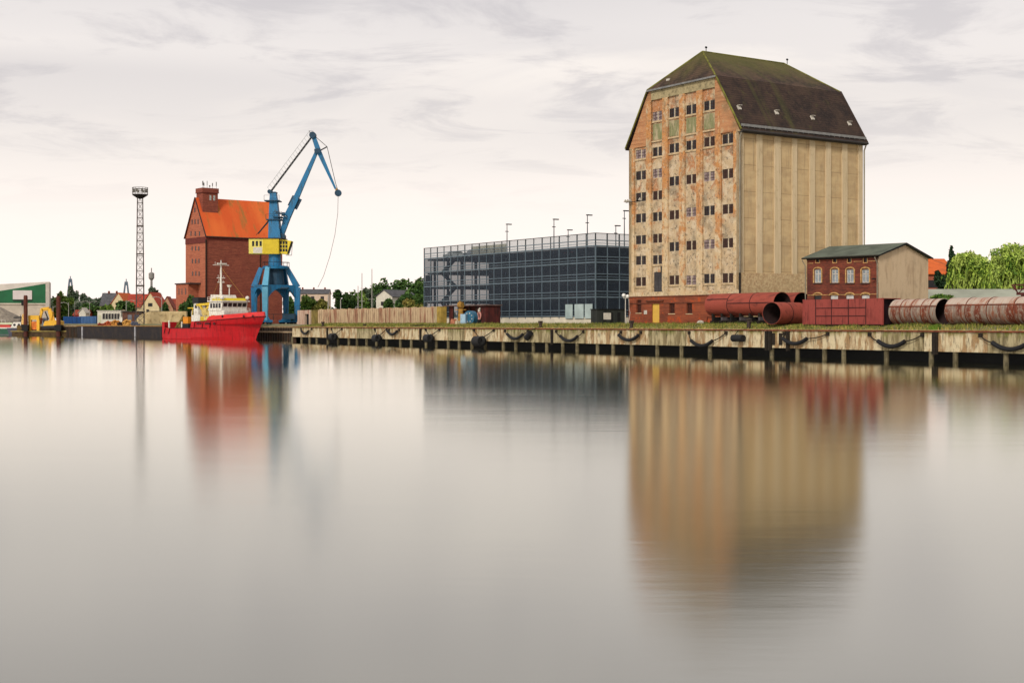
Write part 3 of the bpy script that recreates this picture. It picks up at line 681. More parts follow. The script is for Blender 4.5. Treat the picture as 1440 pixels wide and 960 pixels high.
# lamps on the roof deck
def rooflamp(px,pytop,b,lab,short=False):
    k=(px-720)/F; Cx=GC[0]+DX[0]*b; Cy=GC[1]+DX[1]*b; y=hit(px,(Cx,Cy),DY); d=Cy+DY[1]*y; top=zat(pytop,d)-GZ
    r=thing('roof_lamp',lab,'lamp',(Cx+DY[0]*y,d,GZ+LV[3]),BR,'lamp posts on the garage roof'); h=top-LV[3]
    m=MB(); m.tube([(0,0,0),(0,0,h*.5),(0,0,h)],[.10,.08,.06],8); m.build('pole',MPOST,r)
    m=MB(); m.box(-.12,.9,-.2,.2,h-.12,h+.04); m.build('lamp_head',MDK,r)
    m=MB(); m.bar((-.35,0,h-1.3),(.3,0,h-1.3),.12); m.build('bracket',MDK,r)
rooflamp(713,315,1.6,'leftmost lamp post standing alone on the garage roof')
rooflamp(779,308,1.4,'tall lamp post near the middle of the garage roof')
rooflamp(799,323,16,'short lamp post on the garage roof, left of the tallest roof lamps')
rooflamp(826,302,2.0,'tall lamp post near the front corner of the garage roof')
rooflamp(866,317,12,'shorter lamp post on the roof near the granary edge')
rooflamp(878,296,9,'tallest lamp post, closest to the granary wall')
# parked cars inside the decks
def car(px,lv,b,col,lab,rot=0):
    Cx=GC[0]+DX[0]*b; Cy=GC[1]+DX[1]*b; y=hit(px,(Cx,Cy),DY)
    z=GZ+(1.2 if lv<0 else LV[lv]) ; z = GZ+.02 if lv<0 else GZ+LV[lv]+.02
    r=thing('parked_car',lab,'car',(Cx+DY[0]*y,Cy+DY[1]*y,z),BR+rot,'cars parked on the garage decks')
    prof=[(-2.1,.35),(-2.12,.75),(-1.35,.92),(-.75,1.4),(.75,1.42),(1.55,.98),(2.1,.88),(2.12,.35)]
    m=MB(); m.prism(prof,'y',-.86,.86); m.build('body',M('car_'+col[0],col[1],.25,.05,1,spec=.6),r)
    m=MB(); m.prism([(-1.15,.95),(-.68,1.34),(.68,1.36),(1.32,1.0)],'y',-.875,.875); m.build('side_window',MGLD,r)
    m=MB(); m.prism([(-1.38,.93),(-.79,1.39),(-.73,1.36),(-1.3,.9)],'y',-.75,.75); m.build('windscreen',MGLD,r)
    for x in (-1.3,1.3):
        for y_ in (-.88,.7):
            w=MB(); w.tube([(x,y_,.32),(x,y_+.18,.32)],.32,14); w.build('wheel',MRB,r)
    for y_ in (-.6,.6):
        m=MB(); m.box(-2.15,-2.1,y_-.18,y_+.18,.6,.75); m.build('headlight',MPW,r)
WH=('white',(225,226,224)); SV=('silver',(160,165,170)); RD=('red',(140,30,30)); BL=('blue',(40,60,110))
car(735,2,3.6,WH,'white car on the deck below the roof, near the middle of the garage')
car(711,3-1,3.6,SV,'silver car on the deck below the roof, left of the white one')
car(727,-1,4.2,WH,'white car on the ground floor of the garage, left of its neighbour')
car(745,-1,4.2,SV,'silver car on the ground floor of the garage, right of the white one')
car(760,1,3.6,BL,'blue car on the second deck of the garage')
car(818,0,3.6,RD,'red car on the lowest raised deck near the garage corner')
car(640,3,3.6,SV,'silver car up on the roof deck near the left end of the garage')
car(668,3,3.6,BL,'dark blue car up on the roof deck left of the roof house')

# notice board, hedge-dark shed, globe lamp
a=qp(854,16); root=thing('notice_board','blank white notice board on two posts left of the granary','sign',(a.x,a.y,GZ),QR*.4)
m=MB(); m.box(-.55,.55,0,.06,.7,1.65); m.build('board',MPW,root)
for x in (-.5,.44):
    m=MB(); m.box(x,x+.08,.07,.14,0,1.6); m.build('post',MDK,root)
a=qp(868,22); root=thing('site_shed','dark low grey site shed with flat roof beside the granary corner','shed',(a.x-3.0,a.y,GZ),.35)
MSH2=streaky('shed_sheet',(52,56,52),(34,38,38),(20,22,22)); m=MB(); m.box(0,4.6,0,2.4,0,2.2); m.build('wall',MSH2,root)
m=MB(); m.box(-.1,4.7,-.12,2.5,2.2,2.32); m.build('roof',MDK,root)
for x in (.9,2.1,3.3):
    m=MB(); m.box(x,x+.5,-.03,0-.002,.2,1.8); m.build('panel_rib',MDK,root)
a=qp(879.5,9); dd=a.y; root=thing('globe_lamp','white street lamp with clustered globe heads in front of the granary left corner','street lamp',(a.x,a.y,GZ),0)
ht=zat(419,dd)-GZ; m=MB(); m.tube([(0,0,0),(0,0,.6),(0,0,ht)],[.09,.07,.05],8); m.build('pole',MPW,root)
m=MB(); m.bar((-.3,0,ht),(.45,0,ht),.06); m.build('arm',MPW,root)
MGLB=M('opal_globe',(240,240,236),.3,.03,1,spec=.5)
for x,z in ((-.22,ht+.35),(.28,ht+.2)):
    m=MB(); m.ball((x,0,z),.27,12,8); m.build('globe',MGLB,root,smooth=True)
m=MB(); m.tube([(.45,0,ht-.1),(.5,0,ht*.6),(.62,0,ht*.45),(.45,0,.1)],.035,6); m.build('hanging_cable',MPW,root)

# ------------------------------------------------------------ brick office house
HC=(39.2,146.); hd=Vector((-.667,.745)); HR=atan2(.667,.745); HW=9.24; HL=9.75
root=thing('brick_house','two storey dark red brick house with green pitched roof and plain tan gable','house',(HC[0],HC[1],GZ),HR)
def hy(px): return hit(px,HC,(hd.x,hd.y))
def hz(px,py): return hitz(px,py,HC,(hd.x,hd.y))[1]-GZ
MHB=brick('house_brick',(150,62,40),(100,42,34),(120,84,66),.28,.3,(62,34,34),.6)
MGT=streaky('gable_render',(226,200,166),(210,182,146),(184,156,124),fx=.5,fz=.12,lo=.45,hi=.65,amt=.5); MGR2=M('green_roofing',(96,104,90),.85,.3,.6); MYB=M('yellow_brick_trim',(206,164,104),.9,.3,3)
ez=7.35; pk=8.75
ops=[]; small=[]; low=[]
for px in (1150,1174,1195.5,1217):
    y=hy(px); ops.append((y-.46,y+.46,hz(px,397.6),hz(px,378.5)))
for px in (1150,1174,1194.5,1217):
    y=hy(px); small.append((y-.2,y+.2,hz(px,368.5),hz(px,363)))
for px in (1150,1173,1195,1217):
    y=hy(px); low.append((y-.5,y+.5,.9,hz(px,414.5)))
m=MB(); m.wall((0,0,0),(0,1,0),(1,0,0),HW,-.5,ez,ops+small+low,.22); m.build('front_wall',MHB,root)
m=MB(); m.prism([(.0,-.5),(HL,-.5),(HL,ez),(HL/2,pk),(0,ez)],'y',-.03,.25); m.build('gable_wall',MGT,root)
m=MB(); m.prism([(.23,-.5),(HL-.1,-.5),(HL-.1,ez),(HL/2,pk-.1),(.23,ez)],'y',.26,.4); m.prism([(.3,-.5),(HL-.1,-.5),(HL-.1,ez-.1),(HL/2,pk-.2),(.3,ez-.1)],'y',.41,HW-.05); m.build('core',M('inner_dark',(40,36,34)),root)
m=MB(); m.box(-.0,HL,-.06,-.031,2.45,2.53); m.build('damp_band',M('dark_band',(60,52,46),.9,.3,3),root)
gl=M('curtained_glass',(150,160,168),.25,.3,2.5,spec=.6); wf=M('window_white',(214,208,198),.6,.1,2)
for i,(a,b_,z0,z1) in enumerate(ops):
    fm=MB(); 
    for (u0,u1,v0,v1) in ((a,a+.07,z0,z1),(b_-.07,b_,z0,z1),(a,b_,z1-.08,z1),(a,b_,z0,z0+.08),(a,b_,z0+(z1-z0)*.62,z0+(z1-z0)*.62+.07),((a+b_)/2-.04,(a+b_)/2+.04,z0,z1)): fm.box(.1,.15,u0,u1,v0,v1)
    o=fm.build('window',wf,root); p_=MB(); p_.box(.155,.19,a,b_,z0,z1); p_.build('pane',gl,o)
    s_=MB(); P=[]
    for q in range(9):
        th=pi*q/8; yy=(a+b_)/2-cos(th)*(b_-a)/2*1.18; zz=z1-.06+sin(th)*.24
        P.append((-.03,yy,zz))
    s_.tube([(-.03,a-.08,z0)]+P+[(-.03,b_+.08,z0)],.075,6); s_.build('arch_surround',MYB,o)
    s_=MB(); s_.box(-.1,-.002,a-.12,b_+.12,z0-.14,z0-.02); s_.build('sill',M('dark_sill',(70,50,42)),o)
for (a,b_,z0,z1) in small:
    p_=MB(); p_.box(.15,.2,a,b_,z0,z1); o=p_.build('attic_window',MGLD,root)
    s_=MB()
    for u in (a-.09,b_+.02): s_.box(-.03,-.002,u,u+.07,z0-.05,z1+.08)
    s_.box(-.031,-.003,a-.09,b_+.09,z0-.12,z0-.05); s_.build('surround',MYB,o)
for i,(a,b_,z0,z1) in enumerate(low):
    p_=MB(); p_.box(.12,.18,a,b_,z0,z1); o=p_.build('lower_window',MGLD if i==0 else M('boarded_white',(216,214,212),.7,.2,2),root)
    s_=MB(); P=[]
    for q in range(9):
        th=pi*q/8; P.append((-.03,(a+b_)/2-cos(th)*(b_-a)/2*1.16,z1-.05+sin(th)*.26))
    s_.tube(P,.08,6); s_.build('arch_surround',MYB,o)
yy=.3
while yy<HW-.5:
    if all(abs(yy+.5-(a+b_)/2)>.75 for a,b_,_,_ in small):
        z0,z1=small[0][2]-.08,small[0][3]+.04
        m=MB(); m.box(-.028,-.004,yy,min(yy+1.0,HW-.1),z0-.05,z0); m.build('yellow_band',MYB,root)
    yy+=.9
m=MB(); m.box(-.03,-.002,.1,HW-.1,2.62,2.70); m.build('yellow_band',MYB,root); m=MB(); m.box(-.03,-.002,.1,HW-.1,3.25,3.31); m.build('yellow_band',MYB,root)
m=MB(); m.box(-.1,-.003,0,HW,ez-.16,ez-.02); m.build('cornice',MDT,root)
m=MB()
for sgn in (0,1):
    x0,x1=(-.35,HL/2) if sgn==0 else (HL+.35,HL/2)
    za=ez-.0; z=[(x0,za),(x1,pk+.06),(x1,pk+.2),(x0,za+.13)]
    if sgn: z=z[::-1]
    m.prism(z,'y',-.35,HW+.45)
roof=m.build('roof',MGR2,root)
m=MB(); m.prism([(-.5,ez-.08),(HL/2,pk+.0),(HL+.5,ez-.08),(HL+.5,ez+.1),(HL/2,pk+.19),(-.5,ez+.1)],'y',-.39,-.352); m.build('verge_board',MDK,roof)
m=MB(); m.tube([(-.43,-.3,ez+.02),(-.43,HW+.4,ez+.02)],.08,8); m.build('gutter',MDT,roof)
m=MB(); m.tube([(-.5,.15,ez-.15),(-.1,.1,ez-.8),(-.1,.1,0)],.06,8); m.build('downpipe',MDP,root)
m=MB(); m.tube([(-.5,HW+.3,ez-.15),(-.1,HW+.15,ez-.8),(-.1,HW+.15,0)],.06,8); m.build('downpipe',MDP,root)
m=MB(); m.bar((-.4,.35,ez-2.45),(.0,.35,ez-2.45),.06); m.box(-.5,-.35,.2,.5,ez-2.5,ez-2.38); m.build('wall_lamp',MDK,root)

# ------------------------------------------------------------ red container
MCR=streaky('container_red',(162,74,66),(134,56,50),(92,40,36),fx=1.1,fz=.25,lo=.5,hi=.68,amt=.6); MCD=M('container_seam',(70,30,30),.8,.2,2)
cp=Vector((36.35,134,GZ)); root=thing('shipping_container','maroon shipping container with an open dark end, resting on the quay beside the rusty pipes','container',cp,QR)
CL=11.2; CW=2.44; CH=2.62
m=MB(); m.box(0,.06,0,CL,.05,CH); m.build('side_panel',MCR,root)
m=MB(); m.box(CW-.06,CW,0,CL,.05,CH); m.build('side_panel',MCR,root)
m=MB(); m.box(0.061,CW-.061,.0,CL,CH-.05,CH); m.build('roof_panel',MCR,root)
m=MB(); m.box(0.061,CW-.061,0,CL,.05,.12); m.build('floor',MDK,root)
m=MB(); m.box(.061,CW-.061,.55,.6,.121,CH-.051); m.build('end_shade_sheet',M('interior_shade',(44,22,30),.8,.3,1),root)  # dark sheet stands for the shade inside the open container
m=MB()
for y in (2.2,4.6,7.0,9.3): m.box(-.05,-.002,y-.04,y+.04,.05,CH)
for z in (.9,1.72): m.box(-.052,-.003,2.2,9.3,z-.035,z+.035)
m.build('panel_seam',MCD,root)
for (x,y) in ((-.04,-.04),(CW-.16,-.04),(-.04,CL-.16),(CW-.16,CL-.16)):
    m=MB(); m.box(x,x+.2,y,y+.2,0,CH+.02); m.build('corner_post',MCR,root)
m=MB(); m.box(-.06,CW+.06,.17,CL-.17,-.02,.049); m.build('bottom_rail',MCD,root)

# ------------------------------------------------------------ steel pipes
MPR=streaky('red_oxide',(168,78,62),(128,56,46),(84,40,36),fx=.5,fz=.5,lo=.5,hi=.7,rough=.75)
MPI=M('pipe_inside',(44,26,26),.9,.4,1)
def pipe(p,q,r,label,mat,group,seams,bands=None,inner=MPI,sup=False):
    p=Vector(p); q=Vector(q); base=Vector((p.x,p.y,GZ)); root=thing('steel_pipe',label,'pipe',base,0,group)
    P_=p-base; Q_=q-base; d=(Q_-P_).normalized(); L=(Q_-P_).length
    m=MB(); m.pipe(P_,Q_,r,.035,56); m.build('shell',mat,root,smooth=True)
    m=MB(); m.pipe(P_+d*.02,Q_-d*.02,r-.037,.02,48); m.build('inner_lining',inner,root,smooth=True)
    for s_ in seams:
        m=MB(); m.pipe(P_+d*(L*s_),P_+d*(L*s_+.09),r+.03,.05,48); m.build('weld_ring',MCD if mat is MPR else MRU,root)
    if bands is not None:
        a=d.cross(Vector((0,0,1))).normalized(); b=a.cross(d)
        if b.z<0: b=-b
        for ang,s0,s1 in bands:
            w_=-a*cos(ang)+b*sin(ang)
            if w_.dot(-P_-base+Vector((0,0,EYE)))<0 and ang<pi/2: w_=a*cos(ang)+b*sin(ang)
            m=MB(); m.bar(P_+d*(L*s0)+w_*(r+.01),P_+d*(L*s1)+w_*(r+.01),.1,.08,up=w_); m.build('weld_seam',MCD if mat is MPR else MRU,root)
    return root
cz=5.75
pr=Vector((30.48,154,cz)); ud=Vector((-.5113,.8594,0))
r=pipe(pr,pr+ud*12.2,1.33,'raised long red pipe nearest the granary front, propped on blocks','' or MPR,'red steel pipes beside the container',(.33,.66),((.1,0,.66),(.5,.66,.98)))
m=None
for s_ in (7.2,8.6,10.0,11.3):
    pass
r=pipe(Vector((33.1,155.7,cz)),Vector((33.1,155.7,cz))+ud*7.5,1.33,'raised red pipe mostly hidden behind the longer one, only its mouth showing',MPR,'red steel pipes beside the container',(.5,))
for s_ in range(7):
    f=s_/6; c=pr+ud*(1.2+10*f); o_=Vector((c.x,c.y,0))
    lab=['rightmost stack of dark blocks under the raised red pipe','second stack of blocks from the right under the raised pipe','third stack of blocks from the right under the raised pipe','middle dark stack of blocks under the raised pipe','third stack of blocks from the left under the raised pipe','second stack of blocks from the left under the raised pipe','leftmost stack of blocks under the rounded pipe end'][s_]
    rt=thing('support_block',lab,'support',(c.x,c.y,GZ-.03),QR+.0,'supports under the raised red pipe')
    m=MB(); m.box(-1.1,1.1,-.22,.22,0,.5); m.build('lower_beam',MDT,rt)
    m=MB(); m.box(-.9,.9,-.16,.16,.5,.92); m.build('upper_beam',M('block_grey',(86,80,84),.9,.3,2) if s_%2 else MDK,rt)
    for sg in (-1,1):
        m=MB(); m.prism([(sg*.55,.92),(sg*.95,.92),(sg*.95,1.35)] if sg>0 else [(-.95,.92),(-.55,.92),(-.95,1.35)],'y',-.14,.14); m.build('wedge',MDT,rt)
e=Vector((27.76,146,GZ+1.22)); ed=Vector((.73,.686,0)).normalized()
pipe(e,e+ed*4.9,1.2,'short red pipe lying on the ground in front, its open mouth to the left',MPR,'red steel pipes beside the container',(.45,))
# rust streaked grey pipes
t=NT('rusty_galvanised'); o=t.xyz(); al=t.math('ADD',t.math('MULTIPLY',o[0],-.5113),t.math('MULTIPLY',o[1],.8594))
v=t.comb(al,t.math('MULTIPLY',o[2],.12),0.); s1=t.noise(1.1,5,.7,v); s2=t.noise(3.2,4,.7,t.comb(al,t.math('MULTIPLY',o[2],.22),0.)); top=t.ramp(o[2],1.7,2.05)
k=t.mix(t.ramp(s1,.40,.58),lin(156,144,130),lin(116,54,34)); k=t.mix(t.math('MULTIPLY',t.ramp(s2,.5,.62),.8),k,lin(150,80,48)); k=t.mix(t.math('MULTIPLY',t.ramp(s2,.40,.34),.0),k,k)
s3=t.noise(5,4,.7,t.comb(al,t.math('MULTIPLY',o[2],.4),.4)); k=t.mix(t.math('MULTIPLY',t.ramp(s3,.52,.6),.7),k,lin(172,156,140))
k=t.mix(t.math('MULTIPLY',top,.75),k,t.mix(t.ramp(s2,.5,.66),lin(214,196,180),lin(170,112,84))); t.bump(s3,.3,.04); MGP=t.done(k,.75)  # rust runs on, but pipe tops are coloured paler as if lit from above
a0=P0+QN*5+QU*qs(1336,5); 
def quaypt(px,b,z): v=P0+QN*b; return v+QU*hit(px,v,QU)+Vector((0,0,z))
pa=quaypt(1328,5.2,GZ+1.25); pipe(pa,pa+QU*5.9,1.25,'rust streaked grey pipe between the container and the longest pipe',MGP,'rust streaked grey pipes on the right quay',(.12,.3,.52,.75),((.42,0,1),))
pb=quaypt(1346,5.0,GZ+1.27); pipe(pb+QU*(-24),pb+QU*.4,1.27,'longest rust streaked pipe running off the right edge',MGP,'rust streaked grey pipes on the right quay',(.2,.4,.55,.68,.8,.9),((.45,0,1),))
# ------------------------------------------------------------ long low roof, gantry, house behind
a=at(1302,422,178); root=thing('long_shed','long low shed with pale grey green roof behind the rusty pipes','shed',(a.x,178,GZ),-.02)
m=MB(); m.box(0,60,0,7,0,3.1); m.build('wall',M('shed_wall',(150,146,130),.9,.2,1),root)
m=MB(); m.prism([(-.4,3.0),(3.5,4.55),(7.4,3.0),(7.4,3.12),(3.5,4.7),(-.4,3.12)],'x',-.4,60); m.build('roof',M('pale_roofing',(168,172,156),.9,.15,.4),root)
a=at(1440,410,120); root=thing('steel_gantry','dark red steel platform frame standing behind the long pipe at the right edge','platform',quaypt(1443,8.5,GZ),QR)
m=MB(); zt=zat(399,123)-GZ; zb_=zat(412,123)-GZ
for y in (-5,-4,-3,-2,-1,0,.9): m.bar((0,y,zb_),(0,y+.3 if y<.5 else y+.45,zt),.09)
m.bar((0,-6,zt),(0,1.6,zt),.1); m.bar((0,-6,(zt+zb_)/2),(0,1.4,(zt+zb_)/2),.08); m.bar((0,-6,zb_),(0,1.0,zb_),.22); m.bar((0,1.6,zt),(0,.8,zb_),.09); m.bar((0,-.1,zt),(0,.9,zb_),.07); m.bar((0,-2.1,zt),(0,-1,zb_),.07)
m.build('railing',M('oxide_steel',(96,44,40),.8,.3,2),root)
for y in (-3.5,.4):
    m=MB(); m.bar((0,y,0),(0,y,zb_),.2); m.build('leg',M('oxide_steel',(96,44,40)),root)
def house(name,label,px0,px1,d,ground,pye,pyp,wallc,roofc,gable='side',depth=9,rz=0,wins=(),chim=None,cat='house'):
    """simple gabled house; gable='side' shows the long roof slope, 'front' shows the gable"""
    a=at(px0,HZ,d); b=at(px1,HZ,d); w_=b.x-a.x; root=thing(name,label,cat,(a.x,d,ground),rz)
    e=zat(pye,d)-ground; p=zat(pyp,d)-ground
    mw=wallc; 
    if gable=='side':
        m=MB(); m.prism([(0,0),(depth,0),(depth,e),(depth/2,p-.1),(0,e)],'x',0,w_); m.build('wall',mw,root)
        m=MB(); m.prism([(-.4,e-.1),(depth/2,p),(depth+.4,e-.1),(depth+.4,e+.05),(depth/2,p+.16),(-.4,e+.05)],'x',-.3,w_+.3); rf=m.build('roof',roofc,root)
    else:
        m=MB(); m.prism([(0,0),(w_,0),(w_,e),(w_/2,p-.1),(0,e)],'y',0,depth); m.build('wall',mw,root)
        m=MB(); m.prism([(-.4,e-.1),(w_/2,p),(w_+.4,e-.1),(w_+.4,e+.08),(w_/2,p+.2),(-.4,e+.08)],'y',-.3,depth+.3); rf=m.build('roof',roofc,root)
    for (wx,wz,ww,wh) in wins:
        m=MB(); m.box(w_*wx-ww/2,w_*wx+ww/2,-.04,-.003,e*wz-wh/2,e*wz+wh/2); m.build('window',MGLD,root)
    if chim:
        for cx in (chim if isinstance(chim,(list,tuple)) else [chim]):
            m=MB(); m.box(w_*cx-.35,w_*cx+.35,depth/2-.4,depth/2+.4,p-.8,p+1.0); m.build('chimney',MRU,rf)
    return root
ROR=streaky('orange_tiles',(232,112,48),(206,92,44),(150,84,50),fx=.3,fz=.3,lo=.5,hi=.7); RDR=M('red_brown_tiles',(150,66,48),.9,.3,1); RGY=M('grey_slates',(92,92,96),.85,.3,1); WCR=M('cream_render',(234,214,170),.9,.12,.6); WBK=M('plain_brick',(178,104,74),.9,.25,1.5); WWH=M('white_render',(232,226,212),.9,.08,.8)
house('house','brick house with bright orange tiled roof between the office house and the willow',1296,1345,215,GZ,385,363,M('far_brick',(176,98,72),.9,.2,1.5),ROR,'side',9,.12,((.55,.8,4.5,1.2),),(.17,))
# ------------------------------------------------------------ ribbed wall and things on the quay left of the garage
MRW=streaky('ribbed_wall_concrete',(214,186,150),(150,84,62),(120,96,74),fx=.8,fz=.16,lo=.46,hi=.62,amt=.75)
MRW2=streaky('ribbed_wall_pale',(224,206,172),(178,150,112),(120,100,72),fx=1.2,fz=.2); MLIC=M('lichen_brown',(128,112,58),.95,.35,.8)
WB=13.; c=P0+QN*WB; y0,y1=hit(612,c,QU),hit(447,c,QU)
root=thing('ribbed_wall','long rust stained wall of upright concrete ribs behind the quay','wall',(c.x,c.y,GZ-.1),QR)
m=MB(); m.box(.2,.7,y0,y1,0,3.05); o=m.build('backing',MRW,root)
yy=y0; i=0; rib=MB()
while yy<y1-.4:
    w_=.82; h=3.05+.12*sin(i*1.7); rib.box(0,.3,yy+.08,yy+w_,0,h); yy+=.95; i+=1
rib.build('ribs',MRW,root); 
m=MB(); m.box(-.25,.8,y1,y1+2.9,0,3.0); m.build('lichened_end',MLIC,root)
m=MB(); m.box(-.3,.85,y0-1.1,y0-.02,0,3.15); m.build('end_pier',MRW2,root)
m=MB(); m.box(-.3,.85,y0-2.6,y0-1.15,0,3.1); m.build('lichened_pier',M('lichen_ochre',(176,148,70),.95,.3,1),root)
# portal of concrete blocks
y2=hit(438,c,QU); y3=hit(422,c,QU)
root=thing('block_portal','pale concrete block portal with a dark opening between crane and ribbed wall','portal',(c.x,c.y,GZ-.1),QR)
ym=(y2+y3)/2; m=MB(); m.box(-.2,.6,y2+.3,y2+1.0,0,2.2); m.box(-.2,.6,y2+3.2,y3+1,0,2.2); m.box(-.2,.6,y2+.3,y3+1,2.2,3.0); m.build('blocks',streaky('pinkish_blocks',(216,190,168),(168,110,92),(110,84,66)),root)
m=MB(); m.box(.25,.5,y2+1.0,y2+3.2,0,2.2); m.build('dark_gate',MDK,root)
# rust red shed
c=P0+QN*14.5; y0,y1=hit(683,c,QU),hit(627,c,QU); root=thing('rusty_shed','dark rust red open shed at the end of the ribbed wall','shed',(c.x,c.y,GZ-.1),QR)
MSD=streaky('shed_red',(96,40,36),(60,28,28),(34,20,22),fx=1.3,fz=.3); H=3.25
m=MB(); m.box(2.6,2.8,y0,y1,0,H-.1); m.build('rear_wall',MSD,root)
m=MB(); m.box(0,.12,y0,y0+3.0,0,H-.1); m.build('front_panel',MSD,root)
m=MB(); m.box(0,2.6,y0-.02,y0+.1,0,H-.1); m.build('side_wall',MSD,root)
m=MB(); m.box(0,.12,y1-2.6,y1-1.2,0,H-.1); m.build('front_panel',MSD,root)
for y in (y0+3.2,y0+5.6,y1-2.8,y1-.1):
    m=MB(); m.box(-.06,.08,y-.08,y+.08,0,H-.1); m.build('post',MDT,root)
m=MB(); m.box(-.5,3,y0-.3,y1+.2,H-.1,H+.08); m.build('roof',M('shed_roof',(110,88,84),.8,.3,1),root)
# pump drum, cabinet, capstan, orange block, buoy
def onq(px,b): v=P0+QN*b; return v+QU*hit(px,v,QU)+Vector((0,0,GZ-.12 if b>3.5 else QZ+.05))
MBL=M('machine_blue',(36,104,136),.5,.25,2,spec=.5); MLB=M('pale_blue_paint',(150,184,210),.6,.12,1)
p=onq(662,6); root=thing('cable_drum','teal blue round machine drum with white bolts beside the pale blue cabinet','machine',p,QR+.4)
m=MB(); m.tube([(-.5,0,1.15),(.5,0,1.15)],1.05,24); m.build('drum',MBL,root,smooth=False)
for k in range(8):
    m=MB(); th=2*pi*k/8+.3; m.ball((-.55,.68*cos(th),1.15+.68*sin(th)),.11,8,5); m.build('bolt',MPW,root)
m=MB(); m.box(-.6,.6,-1.2,1.2,0,.18); m.build('skid',MBL,root)
p=onq(652.5,5.0); root=thing('control_cabinet','pale blue upright cabinet in front of the blue machine drum','cabinet',p,QR+.5)
m=MB(); m.box(-.3,.4,-.48,.48,0,1.7); m.build('body',MLB,root); m=MB(); m.box(-.33,-.303,-.42,.42,.15,1.6); m.build('door',M('pale_blue_door',(168,200,222),.5,.08,1),root); m=MB(); m.box(-.37,-.331,.28,.33,.8,1.0); m.build('handle',MDK,root)
p=onq(648,8.5); root=thing('rusty_capstan','ochre rusty winch stand with cross arm behind the pale blue cabinet','winch',p,QR+.4)
MOC=M('ochre_rust',(170,128,56),.85,.35,2); m=MB(); m.tube([(0,0,0),(0,0,.3),(0,0,2.6),(0,0,2.7)],[.7,.55,.35,.5],12); m.build('stand',MOC,root)
m=MB(); m.bar((0,-1.1,2.45),(0,1.1,2.45),.12); m.build('cross_arm',MOC,root)
m=MB(); m.tube([(0,-.35,3.2),(0,.35,3.2)],.5,14); m.build('winch_head',MOC,root); m=MB(); m.bar((0,0,2.7),(0,.2,3.9),.16); m.build('lever',MOC,root)
p=onq(638,5); root=thing('concrete_block','small reddish concrete block left of the pale blue cabinet','block',p,QR)
m=MB(); m.box(-.4,.4,-.75,.35,0,.75); m.box(-.42,.42,-.2,.1,.75,.95); m.build('block',M('salmon_block',(196,128,96),.9,.25,2),root)
p=onq(643.5,4.6); m=MB(); m.box(-.3,.3,-.35,.3,0,.62); m.box(-.2,.2,-.2,.15,.62,.72); o=m.build('concrete_block',M('pale_block',(220,204,170),.9,.2,2),None,loc=p,rz=QR); tag(o,'small pale concrete block between the reddish one and the cabinet','block')
c=P0+QN*14.5; y=hit(676,c,QU); root=thing('marker_float','faded pink and white float hanging on the rust red shed','float',(c.x+QU.x*y-.25*QN.x,c.y+QU.y*y-.25*QN.y,GZ),QR)
MPK=M('faded_pink',(226,160,148),.8,.2,3); m=MB(); P=[(-.02,.45*cos(2*pi*i/16),1.4+.6*sin(2*pi*i/16)) for i in range(17)]; m.tube(P,.15,8,cap=False); m.build('ring',MPK,root,smooth=True)
m=MB(); m.tube([(-.1,-.15,2.0),(-.05,-.05,2.35),(-.1,-.35,2.65)],[.2,.24,.12],10); m.build('buoy',MPW,root,smooth=True)
p=onq(672,9); root=thing('tyre_stack','small stack of dark tyres under the pink float','tyre',p,QR); 
for k in range(3):
    m=MB(); P=[(.42*cos(2*pi*i/16),.42*sin(2*pi*i/16),.16+.27*k) for i in range(17)]; m.tube(P,.16,8,cap=False); m.build('tyre',MRB,root,smooth=True)
# rubble near the granary plinth
for (px,b,sx,lab,mt) in ((985,10,.9,'pale boulder of broken concrete by the granary plinth',MPW),(953,12,.7,'flat pale slab lying in the grass before the plinth windows',MPW),(992,10.5,.55,'dark lump of scrap beside the pale boulder',MDT),(968,9,.5,'small dark stone in the grass before the plinth',MRU)):
    p=onq(px,b); m=MB(); m.ball((0,0,.2),.5*sx,9,6,(1.3,.9,.9)); rr=random.Random(px); m.v=[(x+rr.uniform(-.07,.07),y+rr.uniform(-.07,.07),z+rr.uniform(-.07,.07)) for x,y,z in m.v]
    tag(m.build('rubble_stone',mt,None,loc=p),lab,'stone')
p=onq(1004,9); root=thing('scrap_cradle','rusty bent steel cradle lying under the left end of the raised pipe','scrap',p,QR+.3)
m=MB(); m.bar((0,0,0),(0,.3,1.1),.12); m.bar((0,1.2,0),(0,.9,1.1),.12); m.bar((0,.25,1.0),(0,.95,1.0),.1); m.bar((0,0,.1),(0,1.2,.1),.1); m.build('frame',MRU,root)

# ------------------------------------------------------------ blue portal crane
DC=312.; a=at(389,HZ,DC); root=thing('portal_crane','blue harbour crane with yellow machine house and double jib behind the red ship','crane',(a.x,DC,GZ-.1),0)
def K(px,py,y=0.): v=at(px,py,DC); return Vector((v.x-a.x,y,v.z-GZ+.1))
u=DC/F
MCB=streaky('crane_blue',(26,120,172),(20,96,142),(60,72,70),fx=.7,fz=.2,lo=.5,hi=.68,rough=.55,amt=.6) or M('crane_blue_',(24,106,150),.5,.14,.6,spec=.4); MCL=M('crane_blue_lit',(92,170,204),.5,.1,.8,spec=.4); MCK=M('crane_dark_blue',(24,66,92),.6,.2,1); MYE=M('crane_yellow',(240,214,38),.5,.08,.5,spec=.4); MBK=M('crane_black',(24,26,30),.6,.2,2)
legs=[(359,-1.2),(378.5,-4.9),(397,4.9),(417,1.2)]
zk=K(0,404).z; zt=K(0,377).z; tops=[(368,-.6),(379,-2.3),(397,2.3),(403,.6)]
cx=K(388,0).x
